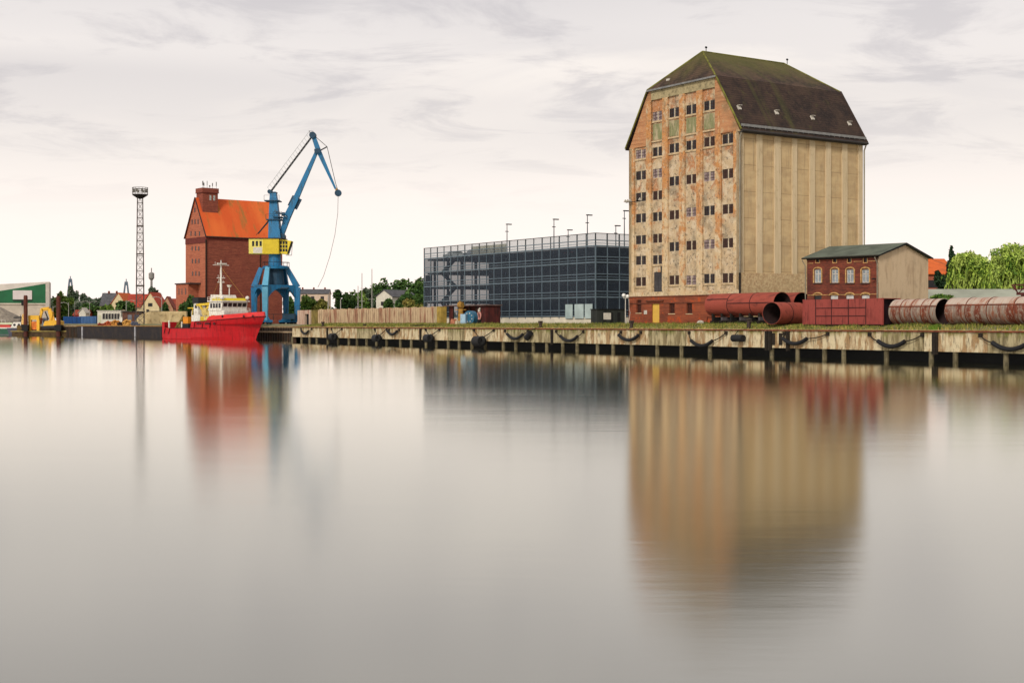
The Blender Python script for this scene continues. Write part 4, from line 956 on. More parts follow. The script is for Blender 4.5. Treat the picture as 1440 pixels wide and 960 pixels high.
for (px,yy),(tx,ty) in zip(legs,tops):
    f=K(px,400,yy); tp=K(tx,377,ty); lg=MB(); x=f.x
    lg.bar((x,yy,.9),(x,yy,zk),1.0,1.0,up=(0,1,0),w2=1.35,h2=1.35); lg.bar((x,yy,zk),(tp.x,ty,zt),1.35,1.35,up=(0,1,0),w2=.95,h2=.95)
    g=lg.build('leg',MCB if px!=378.5 else MCL,root)  # front leg takes a paler blue, its brighter light painted in
    bg_=MB(); bg_.bar((x-1.6,yy-.3,.75),(x+1.6,yy+.3,.75),1.0,.5,up=(0,0,1)); bg_.prism([(x-1.1,.9),(x+1.1,.9),(x+.4,2.2),(x-.4,2.2)],'y',yy-.4,yy+.4); b2=bg_.build('bogie',MCB,g)
    for k in (-1.2,-.5,.5,1.2):
        w_=MB(); w_.tube([(x+k,yy-.25,.35),(x+k,yy+.25,.35)],.34,12); w_.build('wheel',MBK,g)
# arched cross beams between neighbouring legs
order=[0,1,3,2]
for i in range(4):
    A_=legs[order[i]]; B_=legs[order[(i+1)%4]]; pa=K(A_[0],0,A_[1]); pb_=K(B_[0],0,B_[1]); pa.z=pb_.z=0
    dd=(pb_-pa); n=12; P=[]
    for k in range(n+1):
        f=k/n; arch=1-(abs(2*f-1))**2.6; P.append((f,zk-3.4+3.1*arch))
    m=MB(); nrm=Vector((-dd.y,dd.x,0)).normalized()*.3
    for k in range(n):
        (f0,z0),(f1,z1)=P[k],P[k+1]
        for sg in (1,):
            q=[pa+dd*f0-nrm+Vector((0,0,z0)),pa+dd*f1-nrm+Vector((0,0,z1)),pa+dd*f1-nrm+Vector((0,0,zk+.5)),pa+dd*f0-nrm+Vector((0,0,zk+.5)),
               pa+dd*f0+nrm+Vector((0,0,z0)),pa+dd*f1+nrm+Vector((0,0,z1)),pa+dd*f1+nrm+Vector((0,0,zk+.5)),pa+dd*f0+nrm+Vector((0,0,zk+.5))]
            m.faces(q,[(0,1,2,3),(7,6,5,4),(0,4,5,1),(3,2,6,7)])
    m.build('arched_beam',MCB,root)
m=MB(); m.box(cx-2.6,cx+3.1,-2.4,2.4,K(0,406).z,K(0,404).z); m.build('portal_deck',MCK,root)
m=MB(); m.tube([(cx,0,K(0,404).z),(cx,0,zt)],[2.0,1.6],20); m.build('inner_column',MCK,root)
m=MB(); m.tube([(cx,0,zt-.2),(cx,0,zt+.25),(cx,0,zt+.5)],[3.0,3.1,2.6],24); m.build('ring_platform',MCB,root)
m=MB()
for k in range(16):
    th=2*pi*k/16; m.bar((cx+3.05*cos(th),3.05*sin(th),zt+.2),(cx+3.05*cos(th),3.05*sin(th),zt+1.3),.06)
P=[(cx+3.05*cos(2*pi*k/24),3.05*sin(2*pi*k/24),zt+1.3) for k in range(25)]; m.tube(P,.05,5,cap=False); m.build('railing',MBK,root)
m=MB(); m.tube([(K(386.5,0).x,0,zt+.4),(K(386.5,0).x,0,K(0,357).z)],[1.5,1.35],18); m.build('slewing_column',MCB,root)
# machine house
z0,z1=K(0,357.6).z,K(0,336.5).z; x0,x1=K(352.5,0).x,K(394.5,0).x; xw=K(372,0).x
m=MB(); m.box(xw,x1,-2.3,2.3,z0,z1); o=m.build('machine_house',MYE,root)
m=MB()
for k in range(14): xx=xw+(x1-xw)*(k+.5)/14; m.box(xx-.06,xx+.06,-2.34,-2.303,z0+.1,z1-.1)
m.build('wall_ribs',M('yellow_rib',(214,186,24),.5,.08,1),o)
m=MB(); m.box(x0,xw-.01,-2.25,2.25,z0+.05,z1); o2=m.build('winch_room',M('pale_yellow',(238,222,110),.6,.08,1),root)
m=MB(); m.box(x0+1.0,xw-.15,-2.29,-2.253,z0+.15,z0+1.5); m.build('white_panel',MPW,o2)
for k in range(3):
    m=MB(); xx=x0+.75+k*.85; m.box(xx,xx+.48,-2.3,-2.252,z0+1.75,z0+2.9); m.build('window',MBK,o2)
m=MB(); m.box(x0-.1,x1+1.2,-2.5,2.5,z1+.002,z1+.18); m.build('roof_deck',MBK,root)
xc=K(411,0).x; m=MB(); m.prism([(x1+.02,z0+.15),(xc-1.0,z0-.05),(xc,z1-.45),(x1+.02,z1)],'y',-1.5,1.5); o3=m.build('cab',MYE,root)
for k in range(3):
    for j in range(3):
        m=MB(); xx=x1+.12+k*.62; zz=z0+.55+j*.85; m.box(xx,xx+.45,-1.56,-1.503,zz,zz+.65); m.build('cab_window',MBK,o3)
m=MB(); m.prism([(xc-.95,z0+.25),(xc-.87,z0+.2),(xc+.0,z1-.65),(xc-.1,z1-.6)],'y',-1.3,1.3); m.build('cab_front_glass',MBK,o3)
m=MB(); m.bar((xc-1.2,-1.6,z0-.3),(xc+.1,-1.6,z0-.3),.12); m.bar((xc+.1,-1.6,z0-.3),(xc+.3,-1.6,z1-.8),.08); m.build('cab_gallery',MBK,o3)
# tower
T=lambda px,py:K(px,py)
xb0,xb1=K(379,0).x,K(395.5,0).x; xt0,xt1=K(380.3,0).x,K(388.2,0).x
m=MB()
sec=[(336,379,396.5,1.9),(310,379.3,393,1.5),(284,379.8,390.5,1.1),(270,380.3,388.5,.8)]
for s0,s1 in zip(sec,sec[1:]):
    P=[]
    for (py,l,r_,hw) in (s0,s1):
        zz=K(0,py).z; P+= [(K(l,0).x,-hw,zz),(K(r_,0).x,-hw,zz),(K(r_,0).x,hw,zz),(K(l,0).x,hw,zz)]
    m.faces(P,[(0,1,5,4),(1,2,6,5),(2,3,7,6),(3,0,4,7),(4,5,6,7),(3,2,1,0)])
tw=m.build('tower',MCB,root)
for py,l,r_ in ((283,373.5,394.5),(309.5,376,398),(306,386,398)):
    zz=K(0,py).z; m=MB(); m.box(K(l,0).x,K(r_,0).x,-1.9,1.9,zz-.1,zz+.12); o=m.build('tower_platform',MCK,tw)
    m=MB()
    for xx in (K(l,0).x,K(r_,0).x): m.bar((xx,-1.9,zz+.1),(xx,-1.9,zz+1.2),.07)
    m.bar((K(l,0).x,-1.9,zz+1.2),(K(r_,0).x,-1.9,zz+1.2),.06); m.build('railing',MBK,o)
m=MB(); m.box(K(377.5,0).x,K(389.5,0).x,-.9,.9,K(0,272).z,K(0,270.5).z); m.tube([(K(380,0).x,-1,K(0,270).z),(K(380,0).x,1,K(0,270).z)],.5,12); m.build('tower_head',MCK,tw)
m=MB(); m.bar(K(389,299,-1.2),K(401,302,-1.2),.35); m.tube([K(398,302,-1.6),K(402,302,-1.6)],.45,10); m.build('luffing_screw',MCK,root)
m=MB(); m.bar(K(379,311,-1),K(364,329,-1),.3); m.bar(K(378,315,-1.6),K(362,331,-1.6),.1); m.build('access_ladder',MBK,root)
# boom, jib, tie
m=MB(); m.bar(K(396,332),K(404,305),.9,.9,up=(0,1,0),w2=1.5,h2=1.4); m.bar(K(404,305),K(415,282),1.5,1.4,up=(0,1,0),w2=1.25,h2=1.1); m.bar(K(415,282),K(446,212),1.25,1.1,up=(0,1,0),w2=.7,h2=.7); bo=m.build('boom',MCB,root)
m=MB(); q=K(414,285); m.bar(K(408,281.5,0),K(421,288,0),2.6,.18,up=(0,1,0)); m.build('boom_platform',MCK,bo)
m=MB(); m.tube([K(396.5,333,-1.2),K(396.5,333,1.2)],.8,14); m.build('boom_foot',MCK,bo)
m=MB(); m.bar(K(440.5,191),K(447.5,211),.9,.7,up=(0,1,0),w2=1.1,h2=1.0); m.bar(K(447.5,211),K(472,266),1.05,1.0,up=(0,1,0),w2=.4,h2=.5); jb=m.build('jib',MCB,root)
m=MB(); m.tube([K(440,190.5,-.8),K(440,190.5,.8)],.75,14); m.build('tie_pivot',MCK,jb)
m=MB(); m.tube([K(475.5,271.5,-.3),K(475.5,271.5,.3)],.78,18); m.build('head_sheave',MCK,jb)
m=MB(); m.bar(K(472,265),K(476,271),.5); m.build('sheave_fork',MOC,jb)
m=MB(); m.bar(K(443,213.5,-1),K(451.5,212.5,-1),1.0,.2,up=(0,1,0)); m.build('pivot_platform',MCK,jb)
m=MB(); m.bar(K(449,212.5),K(460,206.5),.25); m.build('cable_strut',MBK,jb)
m=MB(); m.tube([K(442,191),K(460,206.5),K(472,258),K(476,270)],.07,5); m.build('jib_cable',MBK,jb)
m=MB(); m.bar(K(380,270.5),K(440,190.5),.38,.3,up=(0,1,0)); ti=m.build('tie_rod',MBK,root)
m=MB(); A_=K(379,267,-.5); B_=K(437,189,-.5); n=18
for k in range(n+1): p=A_.lerp(B_,k/n); m.bar(p+Vector((.5,0,-.7)),p+Vector((-.35,0,.5)),.06)
m.bar(A_+Vector((-.35,0,.5)),B_+Vector((-.35,0,.5)),.06); m.build('tie_ladder',M('pale_rail',(150,156,158),.5,.1,1),ti)
m=MB()
for dx in (-.4,.5): m.bar(K(437,188,dx),K(435,184.5,dx),.08)
m.bar(K(434.5,184.5,-.5),K(441,185,-.5),.06); m.bar(K(441,185,-.5),K(441,190,-.5),.06); m.build('top_railing',MBK,ti)
P=[K(475.5,276),K(475,300),K(471,330),K(464,360),K(455,388),K(447,404),]; m=MB(); m.tube(P,.055,5); hc=m.build('hoist_cable',M('thin_cable',(130,128,126),.6,.1,1),jb)
for (l,r_,zz) in ((361,373,K(0,443).z),(398,416,K(0,441).z)):
    m=MB(); m.box(K(l,0).x,K(r_,0).x,-.9,.4,1.2,zz); m.build('cable_cabin',MCK,root)
m=MB(); m.bar(K(360,442,-4),K(418,442,-4),.1); m.bar(K(360,442,-4),K(360,450,-4),.1); m.bar(K(418,442,-4),K(418,450,-4),.1); m.bar(K(389,442,-4),K(389,450,-4),.1); m.build('base_railing',MBK,root)
# ------------------------------------------------------------ red ship
BX=Vector((-52.2,288,0)); hv=Vector((.743,-.669,0)); SRot=atan2(hv.y,hv.x); SL=32.
root=thing('supply_ship','bright red work ship with white wheelhouse and mast moored below the blue crane','ship',BX,SRot)
# local: +x forward, bow tip at x=0, starboard = -y
MRD=streaky('hull_red',(202,18,30),(168,14,24),(116,14,20),fx=.7,fz=.12,lo=.5,hi=.7,amt=.6,rough=.5); MRL=M('bulwark_red',(224,44,44),.5,.1,.5); MWT=streaky('ship_white',(244,240,230),(214,190,150),(150,110,80),fx=1.2,fz=.4,lo=.56,hi=.72,rough=.5,amt=.5); MDKR=M('deck_red',(120,34,28),.8,.2,1); MSE=M('hull_seam',(88,10,18),.6,.2,1)
st=[]  # x, half beam deck, half beam waterline, z deck edge
for i in range(33):
    x=-SL+SL*i/32; f=i/32
    bd=4.0*min(1,(1-f)*3.2+.0)**.55 if f>.69 else 4.0
    bw=4.0*max(0,min(1,(1-.10-f)*2.4))**.7 if f>.48 else 3.9
    if f<.08: bd=3.9; bw=3.8
    z=2.55 if f<.37 else 3.95+1.1*max(0,(f-.37)/.63)**1.4
    if f<.055: z=3.85
    st.append((x,max(bd,.02),bw,z))
def hull():
    m=MB(); prev=None
    def ring(x,bd,bw,z):
        R=[]
        for sg in (-1,1):
            R.append([(x,sg*(bw+(bd-bw)*t**1.3),-.6+(z+.6)*t) if t>0 else (x-(.0),sg*bw*.9,-.8) for t in (0,.25,.5,.75,1)])
        return R
    rr=[]
    for i,(x,bd,bw,z) in enumerate(st):
        rr.append(ring(x,bd,bw,z))
        if i+1<len(st) and abs(st[i+1][3]-z)>.8: rr.append(ring(x+ .35 if st[i+1][3]>z else x+.05,bd,bw,st[i+1][3]))
    for a_,b_ in zip(rr,rr[1:]):
        for s_ in (0,1):
            for k in range(4):
                q=[a_[s_][k],b_[s_][k],b_[s_][k+1],a_[s_][k+1]]
                # rake the stem: shift forward points inwards near the waterline
                m.poly(q if s_==0 else q[::-1])
    q=rr[0]; m.poly([q[0][0],q[0][1],q[0][2],q[0][3],q[0][4],q[1][4],q[1][3],q[1][2],q[1][1],q[1][0]])
    # stem rake
    V=[]
    for (x,y,z) in m.v:
        if x>-6: x=x-(1-min(1,max(0,z)/5.05))**1.1*3.2*((x+6)/6)
        V.append((x,y,z))
    m.v=V; return m
hm=hull(); hu=hm.build('hull',MRD,root,smooth=True)
m=MB()
for a_,b_ in zip(st,st[1:]):
    za=2.0 if a_[0]<-20.4 else 3.3; 
    if (a_[0]<-20.4)!=(b_[0]<-20.4): m.poly([(a_[0],-a_[1]+.1,2.0),(a_[0],a_[1]-.1,2.0),(a_[0],a_[1]-.1,3.3),(a_[0],-a_[1]+.1,3.3)])
    m.poly([(a_[0],-a_[1]+.1,za),(b_[0],-max(b_[1]-.1,.01),za),(b_[0],max(b_[1]-.1,.01),za),(a_[0],a_[1]-.1,za)])
m.build('deck',MDKR,root)
m=MB()   # bow bulwark strip
bs=[s_ for s_ in st if s_[0]>-16]
for a_,b_ in zip(bs,bs[1:]):
    for sg in (-1,1):
        for o_ in (0,.08):
            q=[(a_[0],sg*(a_[1]-o_),a_[3]),(b_[0],sg*(b_[1]-o_),b_[3]),(b_[0]-.12,sg*(b_[1]-.1-o_),b_[3]+.95),(a_[0]-.12,sg*(a_[1]-.1-o_),a_[3]+(.95 if a_ is not bs[0] else .3))]
            m.poly(q if (sg<0)==(o_==0) else q[::-1])
m.build('bow_bulwark',MRL,root)
m=MB(); P=[(s_[0],-s_[1]-.04,s_[3]-.02) for s_ in st if s_[0]>-20]; m.tube(P,.09,6); m.tube([(p[0],-p[1],p[2]) for p in P],.09,6); m.build('rubbing_strake',MSE,hu)
m=MB(); m.tube([(s_[0],-s_[1]-.05,2.5) for s_ in st if -30<s_[0]<-14],.09,6); m.build('lower_strake',MSE,hu)
for x in (-19.6,-16.6,-13.8,-31.0,-29.2):
    m=MB(); z=3.9 if x>-21 else 2.4; m.bar((x,-4.06,1.2 if x<-21 else 2.55),(x+.45,-4.06,z),.16,.1); m.build('fender_rib',MSE,hu)
for x in (-18.6,-17.6,-15.6,-14.7,-12.6):
    m=MB(); m.box(x,x+.8,-4.08,-4.0,3.3,3.75); m.build('freeing_port',MSE,hu)
m=MB(); m.box(-5.9,-4.3,-3.45,-3.15,1.7,2.5); 
for x,y in ((-9.5,-3.75),(-3.6,-2.6),(-1.6,-1.75)):
    m=MB(); m.ball((x,y-.12,5.05),.3,8,6,(1,.5,1)); m.build('hawse_hole',MSE,hu)
# wheelhouse
def hollow(m,x0,x1,yw,z0,z1,m_=0): m.box(x0,x1,-yw,yw,z0,z1)
zw=6.3
m=MB(); m.box(-15.2,-9.8,-3.2,3.2,3.3,zw); wh=m.build('deckhouse',MWT,root)
m=MB(); m.prism([(-14.9,zw),(-10.6,zw),(-10.2,zw+1.9),(-14.9,zw+1.9)],'y',-3.3,3.3); br=m.build('wheelhouse',MWT,root)
for k in range(5):
    y=-3.1+k*1.26; m=MB()
    m.faces([(-10.50,y+.1,zw+.55),(-10.50,y+1.1,zw+.55),(-10.22,y+1.1,zw+1.6),(-10.22,y+.1,zw+1.6),(-10.6,y+.1,zw+.55),(-10.6,y+1.1,zw+.55),(-10.32,y+1.1,zw+1.6),(-10.32,y+.1,zw+1.6)],[(0,1,2,3),(7,6,5,4),(0,4,5,1),(1,5,6,2),(2,6,7,3),(3,7,4,0)])
    m.build('window',MGLD,br)
for x in (-14.6,-13.6,-12.6,-11.6):
    m=MB(); m.box(x,x+.7,-3.34,-3.303,zw+.55,zw+1.55); m.build('window',MGLD,br)
m=MB(); m.prism([(-15.3,zw+1.9),(-9.8,zw+1.9),(-9.8,zw+2.12),(-15.3,zw+2.12)],'y',-3.6,3.6); m.build('roof',MWT,br)
m=MB(); m.prism([(-14.7,zw+2.122),(-10.2,zw+2.122),(-10.5,zw+2.7),(-14.7,zw+2.7)],'y',-2.9,2.9); m.build('yellow_cornice',MYE,br)
m=MB(); m.prism([(-17.3,zw+.0),(-15.2,zw+.0),(-14.2,zw+3.2),(-16.2,zw+3.2)],'y',-2.0,2.0); m.build('monkey_island',MWT,br)
m=MB(); m.prism([(-16.6,zw+3.0),(-12.2,zw+2.72),(-12.6,zw+3.4),(-16.4,zw+3.5)],'y',-1.9,1.9); m.build('upper_deck',MWT,br)
for x,y in ((-10.3,3.3),(-10.3,-3.3)):
    m=MB(); m.ball((x,y,zw+2.75),.45,10,6); m.build('radome',MWT,br)
for x in (-14.6,-13.4,-12.0):
    m=MB(); m.box(x,x+.5,-3.24,-3.203,4.1,5.0); m.build('porthole',MGLD,wh)
for y in (-2.4,-.9,.9,2.2):
    m=MB(); m.box(-9.8,-9.76,y-.3,y+.3,4.4,5.1); m.build('porthole',MGLD,wh)
def sp(px,d=298.): v=at(px,HZ,d); return v
mx=-15.3
m=MB(); zt_=zat(366,299); m.tube([(mx,0,zw+3),(mx,0,zt_-1.0),(mx,0,zt_)],[.30,.17,.06],8); ma=m.build('mast',MWT,root)
for zz,wd in ((zat(373,299),1.9),(zat(391,299),.9),(zat(397,299),.7)):
    m=MB(); m.bar((mx-.3,-wd,zz),(mx+.3,wd,zz),.14); m.bar((mx,-wd*.8,zz),(mx,-wd*.8,zz+.7),.06); m.bar((mx,wd*.8,zz),(mx,wd*.8,zz+.5),.06); m.build('cross_tree',MWT,ma)
m=MB(); m.bar((mx+.3,-1.2,zat(371,299)),(mx+.3,1.2,zat(371,299)),.3,.25); m.build('radar_bar',MWT,ma)
m=MB(); m.tube([(mx,0,zat(376,299)),(-9,1.5,zw+2.7)],.035,5); m.build('forestay',MOC,ma)
m=MB(); m.tube([(mx-.3,1.2,zat(376,299)),(-24,2,5.5)],.03,5); m.build('backstay',MOC,ma)
m=MB(); m.tube([(-13.1,.6,zw+2.9),(-13.1,.6,zat(404,299))],[.13,.10],8); m.tube([(-13.1,.6,zat(404,299)),(-13.1,.6,zat(401,299))],[.35,.55],10); m.build('searchlight_mast',MWT,root)
# funnel, deckhouse aft, cranes
m=MB(); m.box(-24.0,-20.8,-1.6,1.2,2.0,5.4); m.build('engine_casing',MWT,root)
m=MB(); m.prism([(-24.0,5.4),(-22.2,5.4),(-22.4,8.0),(-24.0,8.0)],'y',-1.0,.9); fu=m.build('funnel',MWT,root)
m=MB(); m.prism([(-24.25,8.0),(-21.9,8.0),(-22.1,9.3),(-24.25,9.3)],'y',-1.2,1.1); m.build('funnel_top',M('funnel_black',(34,34,36),.6,.15,2),fu)
m=MB(); m.box(-23.6,-22.7,-1.03,-1.002,6.9,7.6); m.build('window',MGLD,fu)
for x in (-23.6,-22.8,-22,-21.3):
    m=MB(); m.box(x,x+.12,-1.64,-1.602,2.1,4.0); m.build('grille_slat',M('slat_grey',(120,124,120),.6,.1,1),root)
MYO=M('ship_yellow',(232,196,50),.5,.15,1,spec=.4); MOR=M('ship_orange',(232,146,30),.5,.15,1)
rt=root
m=MB(); m.tube([(-19.2,1,3.3),(-19.2,1,6.5)],.5,12); m.tube([(-19.2,1,6.4),(-19.2,1,7.1)],.85,14); dc=m.build('crane_post',MYO,rt)
m=MB(); m.bar((-19.2,-.6,7.2),(-16.0,-1,8.0),.65,.7); m.bar((-16.2,-1,7.9),(-22.3,-1.3,7.6),.5,.5); m.bar((-21.5,-1.2,7.7),(-19.5,-1.5,6.0),.4); m.bar((-20.5,-1.2,6.1),(-17.5,-1.5,7.2),.35); m.build('knuckle_boom',MYO,dc)
m=MB(); m.tube([(-18.6,-2.1,6.0),(-18.6,-1.5,6.0)],.95,14); m.tube([(-16.9,-2.1,5.5),(-16.9,-1.5,5.5)],.75,14); m.bar((-18.6,-1.8,6.0),(-16.9,-1.8,5.5),.5); m.build('winch',M('winch_cream',(214,188,110),.6,.25,2),dc)
m=MB(); m.box(-19.8,-16.2,-2.2,1.6,3.3,5.0); m.build('winch_house',MYO,rt)
m=MB(); m.tube([(-25.8,1.5,2),(-25.8,1.5,7)],.22,10); m.bar((-25.8,1.5,7.0),(-30.2,1.8,7.0),.22); m.bar((-25.8,1.5,6.9),(-22.0,1.4,7.2),.22); m.bar((-28,1.6,7),(-28.6,1.6,4),.25); m.build('stern_gantry',MYO,rt)
m=MB(); m.box(-27.1,-25.2,-1.7,.2,2.9,5.0); m.build('orange_liferaft',MOR,rt)
m=MB(); m.tube([(-28.6,-1.6,2.0),(-28.4,-1.3,3.8),(-27.9,-1,5.4)],[.6,.45,.2],9); m.bar((-29.8,-1.8,2.4),(-27.6,-1.8,4.2),.4); m.bar((-29.6,-1.5,3.6),(-28.2,-1.6,2.2),.35); m.build('deck_gear',M('gear_mixed',(120,104,44),.7,.5,1.5),rt)
for x,y,h in ((-30.8,-2.8,2.2),(-30.3,2.4,2.6),(-26.2,-2.6,1.9)):
    m=MB(); m.tube([(x,y,2),(x,y,2+h)],.2,8); m.build('vent_pipe',MWT,rt)
m=MB(); m.box(-24.9,-22.6,-3.4,-2.2,2.0,3.5); m.build('deck_locker',MBK,rt)
def rail(pts,h,name='railing',mat=None):
    m=MB()
    for p in pts: m.bar(p,(p[0],p[1],p[2]+h),.06)
    for f in (.5,1.): 
        for p,q in zip(pts,pts[1:]): m.bar((p[0],p[1],p[2]+h*f),(q[0],q[1],q[2]+h*f),.05)
    return m.build(name,mat or MWT,rt)
rail([(-16.4+i*1.0,-3.55,4.0) for i in range(7)],1.1); rail([(-9.4+i,-3.3+i*.35,5.9) for i in range(7)],.8); rail([(-15.2+i*.9,-3.55,zw+2.12) for i in range(6)],.8); rail([(-24,-1.6,5.4),(-22.5,-1.6,5.4),(-20.9,-1.6,5.4)],.9)
m=MB(); m.box(-13.9,-13.1,-3.6,-3.25,4.3,5.3); m.build('locker',MOR,rt)
m=MB(); m.tube([(-16.3,-2.9,3.9),(-15.6,-2.9,3.9)],.38,12); m.build('life_raft_canister',MWT,rt)

# ------------------------------------------------------------ orange roofed warehouse
WC=(-87.5,390.); WC=((290-720)/F*400,400.); kR=3100; dx_=Vector(((kR-720)/F,1)).normalized(); WR=atan2(dx_.y,dx_.x); dy_=(-sin(WR),cos(WR)); dX=(dx_.x,dx_.y)
root=thing('brick_warehouse','tall red brick warehouse with steep orange roof behind the crane and ship','warehouse',(WC[0],400,GZ),WR)
ww=hit(261,WC,dy_); wl=hit(397,WC,dX); ez=zat(332,400)-GZ; pkz=hitz(275,279,WC,dy_)[1]-GZ
MWB=brick('warehouse_brick',(164,86,64),(128,62,50),(150,88,70),.5,.2,(120,52,44),.4); MWB2=brick('warehouse_brick_lit',(206,120,86),(180,92,68),(176,116,90),.5,.2,(160,80,60),.3)  # gable brick is a lighter copy, sunlight from the left put into its colour
m=MB(); m.box(0,wl,.0,.4,-.3,ez); m.build('long_wall',MWB,root)
m=MB(); m.prism([(.41,-.3),(ww,-.3),(ww,ez),(ww/2,pkz-.2),(0.0,ez),(0,.0),(.41,0)][0:5]+[(.41,ez*.5)],'x',.02,.5); m.build('gable_wall',MWB2,root)
m=MB(); m.box(.5,wl,.41,ww,-.3,ez-.2); m.prism([(.5,ez-.2),(ww-.2,ez-.2),(ww/2,pkz-.5)],'x',wl-.5,wl-.1); m.build('rear_mass',MWB,root)
m=MB(); m.box(-.12,.019,-.05,ww,ez-1.9,ez-.1); m.box(-.05,wl,-.12,-.002,ez-1.0,ez-.05); m.build('brick_frieze',M('dark_frieze',(112,48,40),.9,.2,1),root)
def wy(px): return hit(px,WC,dy_)
for rowy,pxs in ((406/ 1,()),):
    pass
rowsW=[(306,(274,)),(312.5+0,()),(331.0,()),]
G=[(305.5,[274]),(322,[270.3,274.3,278.3]),(340,[269,274.5,280]),(349.5,[270.5,275,279.5]),(367,[270.5,275,279.5]),(385,[271,275.3,279.8])]
G=[(295.5,[274]),(311.8,[270.3,274.2,278.6]),(328.5,[268.6,274.6,280.6]),(349.4,[270.2,275.1,279.6]),(367,[270.6,275,279.8]),(384.8,[271,275.5,280])]
for (py,pl) in G:
    for px in pl:
        t_,z=hitz(px,py,WC,dy_); z-=GZ
        m=MB(); m.box(-.06,.018,t_-.3,t_+.3,z-.65,z+.65); o=m.build('window',MGLD,root)
m=MB(); 
for sg in (0,1):
    y0,y1=(-.35,ww/2) if sg==0 else (ww+.35,ww/2); z=[(y0,ez-.15),(y1,pkz),(y1,pkz+.25),(y0,ez+.1)]
    if sg: z=z[::-1]
    m.prism(z,'x',-.25,wl+.2)
t=NT('warehouse_orange_tiles'); n=t.noise(.13,5,.6,t.map((1.3,.35,.35))); k=t.mix(t.ramp(n,.35,.65),lin(226,96,42),lin(238,118,54)); zz=t.xyz(); 
st_=t.noise(1,6,.65,t.map((.34,.07,.07))); k=t.mix(t.math('MULTIPLY',t.ramp(st_,.52,.64),.7),k,lin(150,120,60)); k=t.mix(t.math('MULTIPLY',t.ramp(t.noise(.6,5,.7),.55,.7),.35),k,lin(206,84,40)); MOT=t.done(k,.9)
rf=m.build('roof',MOT,root)
m=MB(); m.tube([(-.3,-.35,ez-.1),(-.3,ww/2,pkz+.2),(-.3,ww+.35,ez-.1)],.2,6); m.build('verge',M('dark_verge',(60,44,40),.8,.2,1),rf)
m=MB(); m.box(-.3,wl+.2,-.6,-.3,ez-.25,ez-.0); m.build('gutter',M('dark_gutter',(56,52,50)),rf)
# stair head tower on the roof
tx0,tx1=hit(285,(WC[0]+dy_[0]*ww*.30,WC[1]+dy_[1]*ww*.30),dX),hit(306.5,(WC[0]+dy_[0]*ww*.30,WC[1]+dy_[1]*ww*.30),dX)
y0=ww*.30; y1=ww*.60; zt=zat(264,404)-GZ; zb_=ez+(pkz-ez)*(y0/(ww/2))-1
m=MB(); m.box(tx0,tx1,y0,y1,zb_,zt-1.3); m.box(tx0-.2,tx1+.2,y0-.2,y1+.2,zt-1.3,zt); tw=m.build('roof_tower',MWB,rf)
m=MB(); m.box(tx0-.28,tx1+.28,y0-.28,y1+.28,zt-1.45,zt-1.302); m.build('cornice',MPW if False else M('dark_frieze',(112,48,40)),tw)
m=MB(); m.box(tx0-.1,tx1+.1,y0-.12,y0-.003,zb_+.3,zb_+.75); m.build('flashing',MZN,tw)
for f in (.5,.75):
    m=MB(); xx=tx0+(tx1-tx0)*f; m.box(xx-.3,xx+.3,y0-.03,y0-.002,zt-3.6,zt-2.1); m.build('window',M('glinting_pane',(170,176,170),.2,.3,3,spec=.8),tw)
for i,(f,h,w_) in enumerate(((.05,2.0,.3),(.12,1.5,.25),(.33,2.1,.12),(.5,.9,.3),(.68,1.6,.2),(.93,2.0,.18))):
    m=MB(); xx=tx0+(tx1-tx0)*f; m.tube([(xx,y0+.4,zt),(xx,y0+.4,zt+h*.7)],.05,6); m.box(xx-w_/2,xx+w_/2,y0+.3,y0+.5,zt+h*.4,zt+h); m.build('antenna',M('antenna_grey',(120,116,112),.6,.1,1),tw)
m=MB(); m.tube([(-.1,-.12,ez-1),(-.1,-.12,0)],.22,8); m.build('downpipe',MDT,root)
xx=hit(366,WC,dX); m=MB(); m.tube([(xx,-.12,ez-1),(xx,-.12,0)],.14,8); m.build('downpipe',MDT,root)
# lower annex with its flat roof
ay0,ay1=wy(283),ww-.2; za=zat(399.5,404)-GZ
m=MB(); m.box(-3.2,-.02,ay0+2.0,ay1,-.3,za); an=m.build('annex',MWB2,root)
m=MB(); m.box(-3.5,-.02,ay0+.2,ay1+.3,za,za+.35); m.build('annex_roof',M('annex_roof_dark',(70,60,60),.8,.2,1),an)
for f in (.25,.5,.8):
    m=MB(); y_=ay1-(ay1-ay0-2.0)*f; m.box(-3.23,-3.202,y_-.25,y_+.25,za-3.1,za-1.2); m.build('window',MGLD,an)

# ------------------------------------------------------------ lattice mast
DM=366.; a=at(197,HZ,DM); root=thing('lattice_mast','slim dark steel lattice floodlight mast with a round railed platform','mast',(a.x,DM,GZ-.1),.35)
MLM=M('mast_steel',(92,84,78),.7,.3,.8,metal=.2); u=DM/F
zt=zat(274,DM)-GZ; hw0=7.2*u/1.3; hw1=4.6*u/1.3
def lp(k,f):
    sx,sy=((-1,-1),(1,-1),(1,1),(-1,1))[k%4]; w_=hw0+(hw1-hw0)*min(1,f*1.0); return Vector((sx*w_,sy*w_,zt*f))
for k in range(4):
    m=MB(); m.bar(lp(k,0),lp(k,1),.15); m.build('mast_leg',MLM,root)
nb=17; m=MB()
for i in range(nb):
    f0,f1=i/nb,(i+1)/nb
    for k in range(4):
        m.bar(lp(k,f0),lp(k+1,f1),.05); m.bar(lp(k+1,f0),lp(k,f1),.05); m.bar(lp(k,f0),lp(k+1,f0),.09)
m.build('bracing',MLM,root)
m=MB(); m.bar((-.25,0,0),(-.25,0,zt),.07); m.bar((.25,0,0),(.25,0,zt),.07)
for i in range(70): m.bar((-.25,0,zt*i/70),(.25,0,zt*i/70),.05)
m.build('ladder',M('ladder_grey',(140,134,126),.6,.2,1),root)
